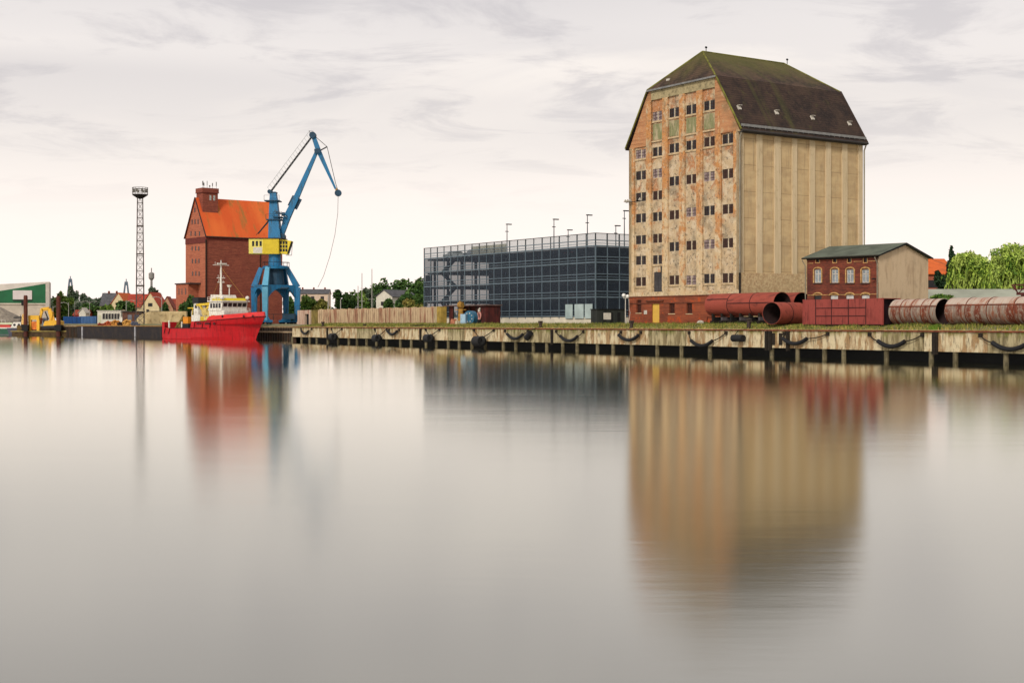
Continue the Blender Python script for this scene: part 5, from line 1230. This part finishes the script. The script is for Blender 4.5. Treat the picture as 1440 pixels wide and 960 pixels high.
for f in (.30,.545,.76):
    m=MB(); w_=hw0+(hw1-hw0)*f+.12; m.box(-w_,w_,-w_,w_,zt*f-.12,zt*f+.12); m.build('rest_platform',MLM,root)
R_=10.6*u
m=MB(); m.tube([(0,0,zt-.9),(0,0,zt),(0,0,zt+.2)],[hw1,R_,R_],20); m.build('platform',M('mast_dark',(40,34,32),.8,.2,1),root)
m=MB(); zr=zat(263.5,DM)-GZ
for k in range(14):
    th=2*pi*k/14; m.bar((R_*cos(th),R_*sin(th),zt+.1),(R_*cos(th),R_*sin(th),zr),.09)
for h in (.45,.75,1.): m.tube([(R_*cos(2*pi*k/28),R_*sin(2*pi*k/28),zt+(zr-zt)*h) for k in range(29)],.06,5,cap=False)
m.build('platform_railing',MLM,root)
for k in range(8):
    th=2*pi*k/8+.2; m=MB(); m.box(R_*.85*cos(th)-.25,R_*.85*cos(th)+.25,R_*.85*sin(th)-.15,R_*.85*sin(th)+.15,zt+.8,zt+1.6); m.build('floodlight',M('lamp_grey',(150,146,138),.5,.2,1),root)

# ------------------------------------------------------------ green hall at the far left
GA=.30; gU=(cos(GA),sin(GA)); gC=(at(66,HZ,480.).x,480.)
root=thing('green_hall','green clad industrial hall with slanted roof and blank white panel','hall',(gC[0],gC[1],GZ),GA)
X=lambda px:hit(px,gC,gU)
def G2(px,py): return (X(px),hitz(px,py,gC,gU)[1]-GZ)
m=MB(); m.prism([G2(-60,427),G2(64,427),G2(64,399),G2(0,409),G2(-60,418)],'y',0,18); m.build('clad_wall',M('hall_green',(18,104,62),.6,.12,.3,spec=.4),root)
m=MB(); zb5=G2(30,427)[1]; m.box(X(-60),X(66),.1,17,-1,zb5-.1); m.box(X(-60),X(64.5),-.25,.099,zb5-.3,zb5+.2); m.build('base_wall',M('hall_base',(214,200,184),.9,.15,.3),root)
m=MB(); m.box(X(64.2),X(69.5),-.4,18,-1,G2(67,397)[1]); m.build('corner_pylon',M('hall_corner',(206,196,186),.8,.1,.3),root)
m=MB(); m.prism([G2(-60,418.2),G2(0,409.2),G2(64.2,398.6),G2(69.6,397.2),G2(69.6,396.0),G2(0,399.5),G2(-60,402)],'y',.4,18.4); m.build('roof',M('hall_roof',(228,218,208),.7,.08,.3),root)
m=MB(); m.box(X(18),X(45),-.22,-.02,G2(31,421)[1],G2(31,408.3)[1]); m.build('blank_panel',M('panel_white',(230,220,218),.7,.04,.5),root)
m=MB(); m.box(X(18),X(45),-.24,-.02,G2(31,423)[1],G2(31,422)[1]); m.build('panel_ledge',MBK,root)
m=MB(); m.box(X(30),X(35.5),-.35,.05,G2(32,429)[1],G2(32,423.5)[1]); m.build('vent_box',MBK,root)
# gravel heap
a=at(2,HZ,425); root=None
m=MB(); rr=random.Random(5); n=22
for i in range(n):
    for j in range(12): pass
def heap(name,label,px,d,rad,h,mat,sx=1.4,cat='heap'):
    a=at(px,HZ,d); m=MB(); rr=random.Random(int(px)); V=[];N1,N2=26,10
    for j in range(N2+1):
        for i in range(N1):
            th=2*pi*i/N1; r=rad*j/N2; hh=h*(1-(j/N2))**.85; V.append((sx*r*cos(th)+rr.uniform(-.15,.15),r*sin(th)+rr.uniform(-.1,.1),hh+rr.uniform(-.1,.1)*(1 if j<N2 else 0)-(.3 if j==N2 else 0)))
    Fc=[]
    for j in range(N2):
        for i in range(N1): i2=(i+1)%N1; Fc.append((j*N1+i,(j+1)*N1+i,(j+1)*N1+i2,j*N1+i2))
    m.faces(V,Fc); return tag(m.build(name,mat,None,loc=(a.x,d,GZ-.1)),label,cat)
heap('gravel_heap','big grey gravel heap at the left edge before the green hall',-4,418,10,5.6,M('gravel',(150,140,126),.95,.3,1.2,bump=.4),1.0)
# ------------------------------------------------------------ green and red boat at the left edge
a=at(4,HZ,404); root=thing('fishing_boat','green hulled boat with red upper strake and white deckhouse at the left edge','boat',(a.x,402,0),.05)
ub=402/F; prof=[(-9,-.4),(3.2,-.4),(4.6,1.2),(5.0,2.0),(-9,2.0)]
m=MB(); m.prism(prof,'y',-2,2); m.build('hull',M('boat_green',(22,84,62),.5,.2,1),root)
m=MB(); m.box(-9.05,4.9,-2.06,2.06,2.0,2.35); m.build('white_band',MWT,root); m=MB(); m.prism([(-9,2.35),(3.6,2.35),(3.2,3.2),(-9,3.2)],'y',-1.7,1.7); m.build('red_house',M('boat_red',(206,60,56),.5,.1,1),root)
m=MB(); m.box(-9,4.0,-1.9,1.9,3.2,3.75); m.build('canopy',M('canopy_cream',(216,220,184),.7,.1,1),root)
m=MB(); m.box(-9,5,-2.02,2.02,-.35,.35); m.build('boot_top',M('boat_grey',(86,96,96),.6,.2,1),root)
m=MB(); 
for x in (-3,-2,-1,0,1,2): m.bar((x,-1.9,3.75),(x,-1.9,4.6),.06)
m.bar((-3,-1.9,4.6),(2,-1.9,4.6),.05); m.build('railing',MWT,root)
a=at(24,HZ,399); root=thing('work_boat','small dark work boat with white rounded cabin ports next to the pontoon','boat',(a.x,399,0),0)
m=MB(); m.prism([(-1.6,-.4),(4,-.4),(4.4,2.2),(-2.4,2.2)],'y',-1.6,1.6); m.build('hull',M('boat_slate',(64,66,84),.5,.2,1),root)
m=MB(); m.prism([(-1.5,2.2),(3.8,2.2),(3.5,3.9),(-.6,3.9)],'y',-1.3,1.3); c_=m.build('cabin',MWT,root)
for x in (-.3,1.0,2.3):
    m=MB(); m.ball((x,-1.3,3.1),.4,10,6,(1,.2,1)); m.build('porthole',MGLD,c_)
m=MB(); m.bar((-2,0,3.9),(4.5,0,4.6),.12); m.bar((1,0,3.9),(1,0,6.0),.14); m.bar((-1,0,5.2),(3,0,5.4),.35); m.build('deck_rig',MBK,root)

# ------------------------------------------------------------ dredger pontoon
DP=396.; up_=DP/F; a=at(66,HZ,DP); root=thing('dredger_pontoon','low dark rust stained pontoon carrying the yellow excavator','pontoon',(a.x,DP-3,0),0)
X=lambda px:(px-66)*up_; Zp=lambda py:zat(py,DP)
m=MB(); m.box(X(22),X(112),0,7,-.4,Zp(465.3)); m.build('hull',streaky('pontoon_hull',(92,72,44),(60,42,28),(28,24,22),fx=.8,fz=.6),root)
m=MB(); m.box(X(20.5),X(113),-.25,-.003,Zp(466.3),Zp(464.8)); m.build('rubbing_strake',M('strake_olive',(150,132,74),.8,.3,1),root)
zd=Zp(465.3)
for i,(px,w_,h,c_) in enumerate(((30,1.2,1.6,(108,84,40)),(35,.9,2.4,(70,60,50)),(92,1.6,1.2,(60,44,36)),(99,1.4,1.7,(120,100,70)),(106,1.1,1.0,(80,50,40)))):
    m=MB(); m.box(X(px)-w_/2,X(px)+w_/2,1,2.6,zd,zd+h); m.bar((X(px),.6,zd+h),(X(px)+w_,.6,zd+h*.3),.2); m.build('deck_machinery',M('dm%d'%i,c_,.8,.4,1),root)
for (px0,px1,pyt,pyb,lab) in ((39.5,45,415.5,471,'tall brown spud pile at the left of the yellow excavator'),(85,91,416.5,466,'second brown spud pile, standing right of the excavator arm')):
    x=X((px0+px1)/2); r_=(px1-px0)/2*up_; rt=thing('spud_pile',lab,'pile',(a.x+x,DP-3.6,0),0,'spud piles of the dredger'); m=MB(); m.tube([(0,0,-1),(0,0,Zp(pyt)-.5),(0,0,Zp(pyt))],[r_,r_,r_*.8],14); m.build('tube',streaky('pile_rust',(104,52,38),(70,36,30),(40,26,26),fx=1.5,fz=.3),rt)
    m=MB(); m.box(-r_*1.5,r_*1.5,-r_*1.3,r_*1.3,zd,zd+1.8); m.build('collar',MDK,rt)
rt=thing('excavator','yellow crawler excavator with folded arm standing on the dark pontoon','excavator',(a.x,DP-.5,zd),0)
MYX=M('excavator_yellow',(240,182,24),.5,.1,1,spec=.4); zz=lambda py:Zp(py)-zd
m=MB(); m.prism([(X(64),zz(458)),(X(89),zz(457)),(X(89),zz(451.5)),(X(80),zz(450)),(X(66),zz(451.5))],'y',-1.5,1.3); m.build('counterweight_body',MYX,rt)
m=MB(); m.prism([(X(62),zz(458)),(X(68.5),zz(458)),(X(68.5),zz(447)),(X(64),zz(446.5)),(X(62.5),zz(452))],'y',-1.45,-.2); cb_=m.build('cab',M('cab_grey',(120,122,130),.5,.15,1),rt)
m=MB(); m.box(X(63.4),X(67.6),-1.49,-1.452,zz(453),zz(448.0)); m.build('cab_window',MGLD,cb_)
m=MB(); P=[(X(72),0,zz(452)),(X(74.5),0,zz(440)),(X(70),0,zz(434.5)),(X(61),0,zz(434))]
for (p,q,wa,wb) in ((P[0],P[1],1.1,1.3),(P[1],P[2],1.3,1.2),(P[2],P[3],1.2,.8)): m.bar(p,q,.6,wa,up=(0,1,0),w2=.6,h2=wb)
for (p,q,wa,wb) in (((X(75.5),0,zz(452)),(X(70),0,zz(434)),1.3,1.1),((X(70),0,zz(434)),(X(60),0,zz(435)),1.1,.9),((X(60.5),0,zz(433.5)),(X(57.5),0,zz(447)),.9,.6)): m.bar(p,q,wa,.6,up=(0,1,0),w2=wb,h2=.6)
m.build('boom_and_arm',MYX,rt)
m=MB(); m.bar((X(69),-.1,zz(449)),(X(64.5),-.1,zz(438)),.3); m.build('ram',MBK,rt)
m=MB(); m.box(X(63),X(88),-1.7,1.5,zz(461.5),zz(458.3)); m.build('crawler_track',MBK,rt)
m=MB(); m.prism([(X(55.5),zz(456)),(X(60.5),zz(455)),(X(60.5),zz(447)),(X(56.5),zz(447.5))],'y',-.7,.7); m.build('bucket',M('bucket_orange',(198,92,40),.7,.3,2),rt)
rt=thing('yellow_frame','yellow steel frame around the left spud pile, beside the excavator','frame',(a.x,DP-2.2,zd),0)
m=MB(); m.box(X(44),X(59),-.4,.5,zz(449.5),zz(443.5)); m.build('cross_head',MYX,rt)
for px in (46.5,58):
    m=MB(); m.box(X(px)-.45,X(px)+.35,-.4,.5,0,zz(449.5)-.002); m.build('leg',MYX,rt)
m=MB(); m.box(X(48.6),X(56),-.2,.3,.4,zz(452)); m.build('orange_panel',M('frame_orange',(226,120,40),.6,.3,2),rt)
m=MB(); m.prism([(X(34.5),zz(456)),(X(39),zz(456)),(X(39),zz(441)),(X(35.5),zz(442))],'y',-.4,.4); m.build('side_plate',M('plate_pale',(238,190,110),.6,.3,2),rt)
# ------------------------------------------------------------ black barge
DB=352.; a=at(108,HZ,371.); b=at(227,HZ,333.); rt=thing('black_barge','long flat black barge with rusty gunwale moored left of the red ship','barge',(a.x,371,0),atan2(333-371,b.x-a.x))
Lb=(Vector((b.x,333,0))-Vector((a.x,371,0))).length
m=MB(); m.prism([(.6,-.5),(Lb,-.5),(Lb,2.75),(0,2.75)],'y',0,4.6); m.build('hull',streaky('barge_black',(40,36,40),(62,50,44),(20,18,22),fx=.5,fz=.4),rt)
m=MB(); m.box(-.1,Lb+.1,-.12,.3,2.752,3.0); m.box(-.1,Lb+.1,4.4,4.7,2.752,3.0); m.build('gunwale',M('gunwale',(150,112,60),.8,.35,.7),rt)
for f in (.08,.72):
    m=MB(); m.bar((Lb*f,-.2,0.1),(Lb*f,-.2,2.7),.3,.3); m.build('pale_marker',M('marker_pale',(190,190,196),.7,.2,1),rt)
for f,w_,h,c_,nm in ((.28,3.2,1.3,(196,92,50),'orange_gear'),(.36,3.5,1.6,(206,140,60),'yellow_gear'),(.44,2.0,1.1,(70,50,40),'dark_gear'),(.50,3.4,1.7,(212,156,74),'yellow_gear'),(.20,1.6,.8,(160,70,50),'red_gear'),(.60,1.4,1.2,(100,104,120),'grey_gear')):
    m=MB(); m.box(Lb*f,Lb*f+w_,1.6,3.4,2.75,2.75+h*.6); m.bar((Lb*f+.2,1.5,2.75+h*.55),(Lb*f+w_*.8,1.5,2.75+h),.35); m.tube([(Lb*f+w_*.5,1.4,2.75+h*.7),(Lb*f+w_*.5,3,2.75+h*.7)],h*.3,10); m.build(nm,M('bg_%d%d'%(c_[0],c_[1]),c_,.8,.35,1),rt)
# ------------------------------------------------------------ shore things at the left
def boxthing(name,label,cat,px0,px1,pyt,d,depth,mat,roof=None,group=None,base=GZ,rz=0):
    a=at(px0,HZ,d); b=at(px1,HZ,d); rt=thing(name,label,cat,(a.x,d,base-.05),rz,group); h=zat(pyt,d)-base+.05
    return rt,b.x-a.x,h
rt,w_,h=boxthing('container','blue shipping container on the shore behind the pontoon','container',89,113,445,432,2.5,None,group='blue containers on the shore')
MBC=streaky('container_blue',(34,84,150),(28,66,120),(20,40,70),fx=2,fz=.2)
def cont(rt,w_,h,mt):
    m=MB(); m.box(0,w_,0,2.4,.1,h); m.build('body',mt,rt); m=MB(); n=int(w_/.6)
    for i in range(n): x=w_*(i+.5)/n; m.box(x-.12,x+.12,-.05,-.002,.3,h-.2)
    m.build('corrugation',mt,rt)
    for x in (0,w_-.18):
        m=MB(); m.box(x,x+.18,-.08,.1,0,h+.05); m.build('corner_post',mt,rt)
cont(rt,w_,h,MBC)
rt,w_,h=boxthing('container','lighter blue shipping container right of the darker blue one','container',113.6,135,444.6,432,2.5,None,group='blue containers on the shore'); cont(rt,w_,h,streaky('container_blue_pale',(82,120,172),(62,98,150),(40,66,110),fx=2,fz=.2))
rt,w_,h=boxthing('site_cabin','white site cabin with a row of dark windows above the barge','cabin',137,170,437.5,420,3,None)
m=MB(); m.box(0,w_,0,4,0,h); m.build('wall',WWH,rt); m=MB(); m.box(-.2,w_+.2,-.2,4.2,h,h+.25); m.build('roof',MPW,rt)
for i in range(6):
    m=MB(); x=w_*(.22+i*.125); m.box(x,x+.72,-.05,-.002,h*.38,h*.82); m.build('window',MGLD,rt)
m=MB(); m.box(.3,1.1,-.05,-.002,.1,h*.7); m.build('door',M('cabin_door',(214,214,180),.7,.1,1),rt)
rt,w_,h=boxthing('loading_wall','pale sloping concrete retaining wall on the shore left of the ship','wall',190,262,438,372,2,None)
m=MB(); m.prism([(0,0),(0,h*.3),(w_*.12,h*.8),(w_*.3,h*1.02),(w_,h*1.02),(w_,0)],'y',0,1.2); m.build('slabs',streaky('cream_concrete',(226,202,154),(190,164,116),(140,120,84),fx=.4,fz=.3),rt)
rt,w_,h=boxthing('yard_store','dark brick store with an open grey door under the lattice mast','shed',172,196,438.5,377,5,None)
m=MB(); m.box(0,w_,0,5,0,h); m.build('wall',M('store_brick',(104,70,58),.9,.35,1.2),rt); m=MB(); m.box(-.3,w_+.3,-.4,5.2,h,h+.2); m.build('roof',M('store_roof',(70,62,60),.8,.2,1),rt)
for f,c_ in ((.32,(120,124,136)),(.72,(60,70,96))):
    m=MB(); m.box(w_*f,w_*f+1.1,-.06,-.002,0,h*.75); m.build('door',M('sd%d'%c_[0],c_,.7,.2,1),rt)
a=at(167.5,HZ,400); rt=thing('parked_van','small white van parked on the shore beside the white cabin','van',(a.x,400,GZ),0)
m=MB(); m.prism([(0,.3),(4.4,.3),(4.4,1.0),(3.9,1.2),(3.3,1.95),(.1,1.95)],'y',0,1.8); m.build('body',MWT,rt); m=MB(); m.prism([(2.6,1.2),(3.7,1.2),(3.2,1.8),(2.6,1.8)],'y',-.02,-.002); m.build('window',MGLD,rt)
for x in (.9,3.5):
    m=MB(); m.tube([(x,-.05,.33),(x,.2,.33)],.33,12); m.build('wheel',MRB,rt)
# houses
house('house','small red house with reddish roof behind the blue containers',103,122,560,GZ,443,436,M('red_boards',(172,62,48),.9,.2,1),RDR,'side',8,0,((.5,.5,1.2,1.2),))
rt=house('tent_stall','small white gabled tent before the red house',111,120.5,540,GZ,440,433,WWH,MPW,'front',5); rt['category']='tent'; rt['label']='small white gabled tent standing before the red house'
house('house','cream house with dark slate roof left of the brick red roofed one',141,168,560,GZ,430,412,WCR,RGY,'side',12,.1,((.2,.6,1.2,1.5),(.6,.6,1.2,1.5)),(.3,.7))
house('house','cream gabled house half hidden by a round tree, left of the lattice mast',153,181,545,GZ,433,412,WCR,ROR,'front',12,-.1,((.6,.5,1.2,1.5),))
a_=house('house','cream house with brick red tiled roof right behind the lattice mast',178,213,480,GZ,432,413.5,WCR,streaky('brick_red_tiles',(192,74,50),(160,60,44),(120,50,40),fx=.5,fz=.5),'side',12,.1,((.2,.6,1.3,1.6),(.5,.6,1.3,1.6)))
house('house','cream front gable with small attic windows next to the brick red roof',199,225,478,GZ,432,411.5,WCR,M('gable_tiles',(186,76,52),.9,.2,1),'front',8,-.15,((.45,1.15,1.0,1.2),(.55,1.15,1.0,1.2),(.35,.75,1.0,1.4),(.7,.5,4.2,3.2)))
house('house','reddish brown gable house behind the lamp post left of the warehouse',226,243,520,GZ,434,417,M('dull_pink',(196,150,120),.9,.15,1),RDR,'front',9,.1,((.5,.8,1.2,1.2),))
house('house','low house with red brown roof beside the brick warehouse',236,262,540,GZ,430,420,M('dull_tan',(190,160,130),.9,.15,1),RDR,'side',9,0,((.4,.5,1.2,1.2),))
house('apartment_house','pale apartment house with many chimneys beyond the trees right of the crane',417,462,640,GZ,413,406.5,M('pink_render',(232,206,184),.9,.1,.6),RGY,'side',12,.05,((.2,.85,1.6,1.8),(.35,.7,1.6,1.8),(.5,.85,1.6,1.8),(.65,.7,1.6,1.8),(.8,.85,1.6,1.8)),(.15,.5,.85),cat='apartment house')
house('house','white walled house with grey slate roof below the distant trees',529,556,420,GZ,417.5,408,WWH,RGY,'front',14,-.5,((.4,.75,1.2,1.2),))
# masts, lamp posts, poles
MPO=M('pole_grey',(176,172,166),.6,.1,1)
def pole(name,label,cat,px,pyt,d,r=.12,group=None,cross=None,base=GZ,mat=None):
    a=at(px,HZ,d); rt=thing(name,label,cat,(a.x,d,base-.05),0,group); h=zat(pyt,d)-base+.05
    m=MB(); m.tube([(0,0,0),(0,0,h)],[r,r*.6],8); m.build('pole',mat or MPO,rt)
    if cross:
        m=MB()
        for (z,w_) in cross: m.bar((-w_,0,h*z),(w_,0,h*z),.09)
        m.build('spreader',mat or MPO,rt)
    return rt,h
for px,pt,lab in ((509,384,'sailing boat mast left of the taller mast beyond the ribbed wall'),(523,378,'tallest sailing boat mast beyond the ribbed wall'),(503.5,402,'short thin boat mast left of the two taller masts')):
    pole('boat_mast',lab,'mast',px,pt,330,.13,'boat masts beyond the ribbed wall',((.45,.7),(.7,.5)))
for px,pt,lab in ((461.5,415,'grey post rising behind the left end of the ribbed wall'),(479,421,'shorter grey post behind the ribbed wall, right of the taller post')):
    pole('steel_post',lab,'post',px,pt,290,.14,'posts behind the ribbed wall')
def streetlamp(px,pyt,d,lab,arms=(-1,1),group='street lamps on the far shore'):
    rt,h=pole('street_lamp',lab,'street lamp',px,pyt,d,.14,group)
    for s_ in arms:
        m=MB(); m.tube([(0,0,h*.86),(s_*.5,0,h*.96),(s_*1.6,0,h*1.0),(s_*2.4,0,h*.98)],.07,6); m.build('arm',MPO,rt)
        m=MB(); m.box(s_*2.4-.35,s_*2.4+.35,-.12,.12,h*.96,h*.99); m.build('lamp_head',M('lamp_grey',(150,146,138)),rt)
streetlamp(126,423,500,'double armed street lamp above the white tent'); streetlamp(105,424,500,'street lamp left of the double armed one above the red house',(1,))
streetlamp(96.5,425,440,'thin street lamp right of the second spud pile',(-1,)); streetlamp(177.5,422,420,'street lamp before the round tree left of the lattice mast',(1,)); streetlamp(227.5,417,400,'street lamp pole right of the cream gable house',(-1,)); streetlamp(74.5,430,440,'short lamp with a pale head between green hall and spud pile',(1,))
# cable stayed bridge pylons far away
for px,pt,lab in ((99,392,'distant bridge pylon rising over trees near the green hall'),(177.5,396,'distant bridge pylon left of the lattice mast')):
    d=1500.; a=at(px,HZ,d); rt=thing('bridge_pylon',lab,'pylon',(a.x,d,GZ),0,'pylons of the distant bridge'); h=zat(pt,d)-GZ
    MPY=M('pylon_blue_grey',(108,124,140),.8,.1,.05)
    for s_ in (-1,1):
        m=MB(); m.bar((s_*6,0,0),(s_*.9,0,h),2.4,2.4,up=(0,1,0),w2=1.4,h2=1.4); m.build('pylon_leg',MPY,rt)
    m=MB(); m.bar((-2.5,0,h*.62),(2.5,0,h*.62),1.2); m.build('cross_beam',MPY,rt)
    m=MB(); m.tube([(0,0,h-4),(0,0,h+3)],.5,6); m.build('tip',MPY,rt)
d=1300.; a=at(213,HZ,d); rt=thing('telecom_tower','distant grey telecom tower with thick head right of the lattice mast','tower',(a.x,d,GZ),0); h=zat(379,d)-GZ; MTT=M('tower_grey',(150,146,142),.8,.1,.05)
m=MB(); m.tube([(0,0,0),(0,0,h*.82)],[1.6,1.0],10); m.build('shaft',MTT,rt); m=MB(); m.tube([(0,0,h*.80),(0,0,h*.84),(0,0,h*.93),(0,0,h*.95)],[1.0,2.6,2.6,1.0],14); m.build('head',MTT,rt); m=MB(); m.tube([(0,0,h*.95),(0,0,h*1.03)],.5,6); m.build('antenna',MTT,rt)

# ------------------------------------------------------------ trees
def leafmat(name,c1,c2,c3):
    t=NT(name); g=t.n.new('ShaderNodeNewGeometry'); r=g.outputs['Random Per Island']; n=t.noise(.35,4,.6)
    k=t.mix(t.ramp(r,.1,.9),lin(*c1),lin(*c2)); k=t.mix(t.math('MULTIPLY',t.ramp(n,.42,.62),.6),k,lin(*c3)); 
    t.bsdf.inputs['Subsurface Weight'].default_value=0; return t.done(k,.7)
LD=leafmat('leaf_dark',(32,64,28),(72,112,44),(98,128,58)); LM=leafmat('leaf_mid',(62,104,38),(120,154,60),(146,168,74)); LO=leafmat('leaf_olive',(96,104,46),(150,150,66),(166,140,72)); LW=leafmat('leaf_willow',(74,116,30),(190,220,86),(214,232,120)); LC=leafmat('leaf_conifer',(22,50,34),(40,74,44),(54,84,46))
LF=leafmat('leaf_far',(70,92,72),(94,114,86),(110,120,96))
MBR=M('bark',(84,70,56),.95,.3,2)
def tree(label,px0,px1,pyt,d,mat,seed,pyb=452,shape='round',n=2600,leaf=None,clumps=26,group=None,cat='tree',name='tree'):
    rr=random.Random(seed); a=at((px0+px1)/2,HZ,d); R_=(at(px1,HZ,d).x-at(px0,HZ,d).x)/2; H=zat(pyt,d)-GZ; zb=max(.4,zat(pyb,d)-GZ)
    rt=thing(name,label,cat,(a.x,d,GZ-.05),0,group)
    trunk_h=zb+(H-zb)*.35
    m=MB(); tr=max(.12,R_*.06); m.tube([(0,0,0),(R_*.03,0,trunk_h*.6),(0,0,trunk_h),(R_*.05,0,zb+(H-zb)*.7)],[tr*1.3,tr,tr*.8,tr*.3],8)
    for k in range(6):
        th=rr.uniform(0,2*pi); z0=trunk_h*rr.uniform(.7,1.1); m.tube([(0,0,z0),(R_*.35*cos(th),R_*.35*sin(th),z0+(H-zb)*.18),(R_*.7*cos(th),R_*.7*sin(th),z0+(H-zb)*.3)],[tr*.5,tr*.3,tr*.12],5)
    m.build('trunk',MBR,rt)
    ls=leaf or max(.16,d*.00115); cl=[]
    cz=(zb+H)/2; hz_=(H-zb)/2
    for k in range(clumps):
        for _ in range(30):
            x,y,z=rr.uniform(-1,1),rr.uniform(-1,1),rr.uniform(-1,1)
            q=x*x+y*y+z*z
            if q>1: continue
            if shape=='cone' and sqrt(x*x+y*y)>(1-z)/2*1.0: continue
            if shape!='cone' and q<.22: continue
            break
        cr=rr.uniform(.20,.36); f=1-cr*.75
        cl.append((x*R_*f,y*R_*f,cz+z*hz_*f,cr*(R_ if shape!='cone' else R_*.8),cr*hz_))
    m=MB(); per=n//clumps
    for (cx,cy,cz_,cr,ch) in cl:
        for i in range(per):
            th=rr.uniform(0,2*pi); ph=math.acos(rr.uniform(-1,1)); r=rr.uniform(.55,1.08); 
            x=cx+cr*r*sin(ph)*cos(th); y=cy+cr*r*sin(ph)*sin(th); z=cz_+ch*r*cos(ph)*1.0
            if z<zb*.5: continue
            s=ls*rr.uniform(.6,1.5)
            u=Vector((rr.uniform(-1,1),rr.uniform(-1,1),rr.uniform(-1,1))).normalized(); v=u.cross(Vector((rr.uniform(-1,1),rr.uniform(-1,1),rr.uniform(-1,1)))).normalized()
            c=Vector((x,y,z)); m.poly([c-u*s,c+v*s*.6,c+u*s,c-v*s*.6])
    if shape=='willow':
        for k in range(620):
            c_=rr.choice(cl); th=rr.uniform(0,2*pi); r=c_[3]*sqrt(rr.uniform(.3,1))*1.1; x0,y0=c_[0]+r*cos(th),c_[1]+r*sin(th); zt_=c_[2]+c_[4]*rr.uniform(-.5,.7); L=rr.uniform(.08,.34)*H
            zz=zt_; sw=rr.uniform(-.9,.9)
            while zz>max(zb,zt_-L):
                f=(zt_-zz)/L; s=ls*rr.uniform(.7,1.2); c=Vector((x0*(1+.05*f)+sw*f,y0*(1+.05*f),zz)); 
                u=Vector((rr.uniform(-.35,.35),rr.uniform(-.35,.35),-1)).normalized(); v=u.cross(Vector((rr.uniform(-1,1),rr.uniform(-1,1),0))).normalized()
                m.poly([c-u*s*1.6,c+v*s*.5,c+u*s*1.6,c-v*s*.5]); zz-=s*1.7
    m.build('crown',mat,rt)
    return rt
GTR='trees on the far left shore'
tree('big pale green willow tree with hanging branches behind the pipes',1336,1402,352,190,LW,11,pyb=408,shape='willow',n=9000,clumps=34,leaf=.19,cat='willow',name='willow_tree')
tree('taller pale green willow running off the right edge',1382,1470,340,196,LW,12,pyb=408,shape='willow',n=10000,clumps=38,leaf=.19,cat='willow',name='willow_tree')
tree('slim dark conifer between orange roof and willow',1331,1349,346,205,LC,13,pyb=412,shape='oval',n=2600,leaf=.22)
tree('dark bush in front of the orange roofed house',1312,1333,379,200,LC,14,pyb=412,n=1600,leaf=.2,cat='bush',name='bush')
tree('low green bush growing at the left end of the long shed roof',1305,1345,413,172,LM,15,pyb=425,n=1400,leaf=.16,cat='bush',name='bush')
tree('round dark tree behind the middle of the yard, right of the apartment house',462,500,402,340,LD,21,n=4200)
tree('olive green tree right of the crane, in front of the apartment house',416,448,414,330,LM,22,n=3000)
tree('reddish brown shrub left of the dark tree',438,466,418,325,LO,23,n=2200)
tree('low green tree below the boat masts',486,522,407,350,LM,24,n=2000)
tree('pale tree between the two boat masts',503,530,404,380,LF,25,n=2200)
tree('tall wooded crown behind the grey roofed house, left part',514,560,393,470,LD,26,n=3200)
tree('tallest wooded crown behind the grey roofed house',538,602,390.0,480,LD,27,n=5600,clumps=40)
tree('dark tree right of the grey roofed house',553,592,403,410,LD,28,n=3600)
tree('olive shrub at the foot of the garage end',562,600,418,330,LO,29,n=2600)
tree('tall narrow tree touching the left end of the garage',582,602,383,330,LD,30,shape='oval',n=2600)
tree('small green bush beside the white house',538,556,417,390,LD,31,n=1200,cat='bush',name='bush')
tree('dark green tree seen between the legs of the crane',396,420,414,360,LD,32,n=2200)
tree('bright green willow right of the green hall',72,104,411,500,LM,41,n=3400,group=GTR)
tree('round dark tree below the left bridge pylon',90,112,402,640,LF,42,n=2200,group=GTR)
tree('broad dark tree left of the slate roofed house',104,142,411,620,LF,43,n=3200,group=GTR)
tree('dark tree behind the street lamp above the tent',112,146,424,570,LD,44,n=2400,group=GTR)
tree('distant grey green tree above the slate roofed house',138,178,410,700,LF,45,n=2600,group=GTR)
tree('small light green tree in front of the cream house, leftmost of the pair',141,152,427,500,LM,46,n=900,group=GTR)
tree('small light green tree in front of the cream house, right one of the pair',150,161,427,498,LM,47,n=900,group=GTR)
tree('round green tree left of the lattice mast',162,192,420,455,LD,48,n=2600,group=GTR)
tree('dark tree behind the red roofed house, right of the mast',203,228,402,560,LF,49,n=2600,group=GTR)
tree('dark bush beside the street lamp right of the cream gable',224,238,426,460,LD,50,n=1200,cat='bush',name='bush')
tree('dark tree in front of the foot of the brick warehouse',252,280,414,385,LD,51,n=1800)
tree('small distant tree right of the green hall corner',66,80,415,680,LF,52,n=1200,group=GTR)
for i,(x0,x1,pt,d) in enumerate(((575,640,440,900),)):
    pass
# far wood closing the horizon
m=MB(); rr=random.Random(77)
for k in range(15000):
    x=rr.uniform(-1100,900); y=1150+rr.uniform(0,140); px=720+x/y*F
    top=13+6*sin(x*.011)+4*sin(x*.037+1)+2.5*sin(x*.11)
    z=GZ+top*rr.random()**.6; s=rr.uniform(1.2,2.6); u=Vector((rr.uniform(-1,1),rr.uniform(-1,1),rr.uniform(-1,1))).normalized(); v=u.cross(Vector((rr.uniform(-1,1),rr.uniform(-1,1),rr.uniform(-1,1)))).normalized(); c=Vector((x,y,z)); m.poly([c-u*s,c+v*s*.7,c+u*s,c-v*s*.7])
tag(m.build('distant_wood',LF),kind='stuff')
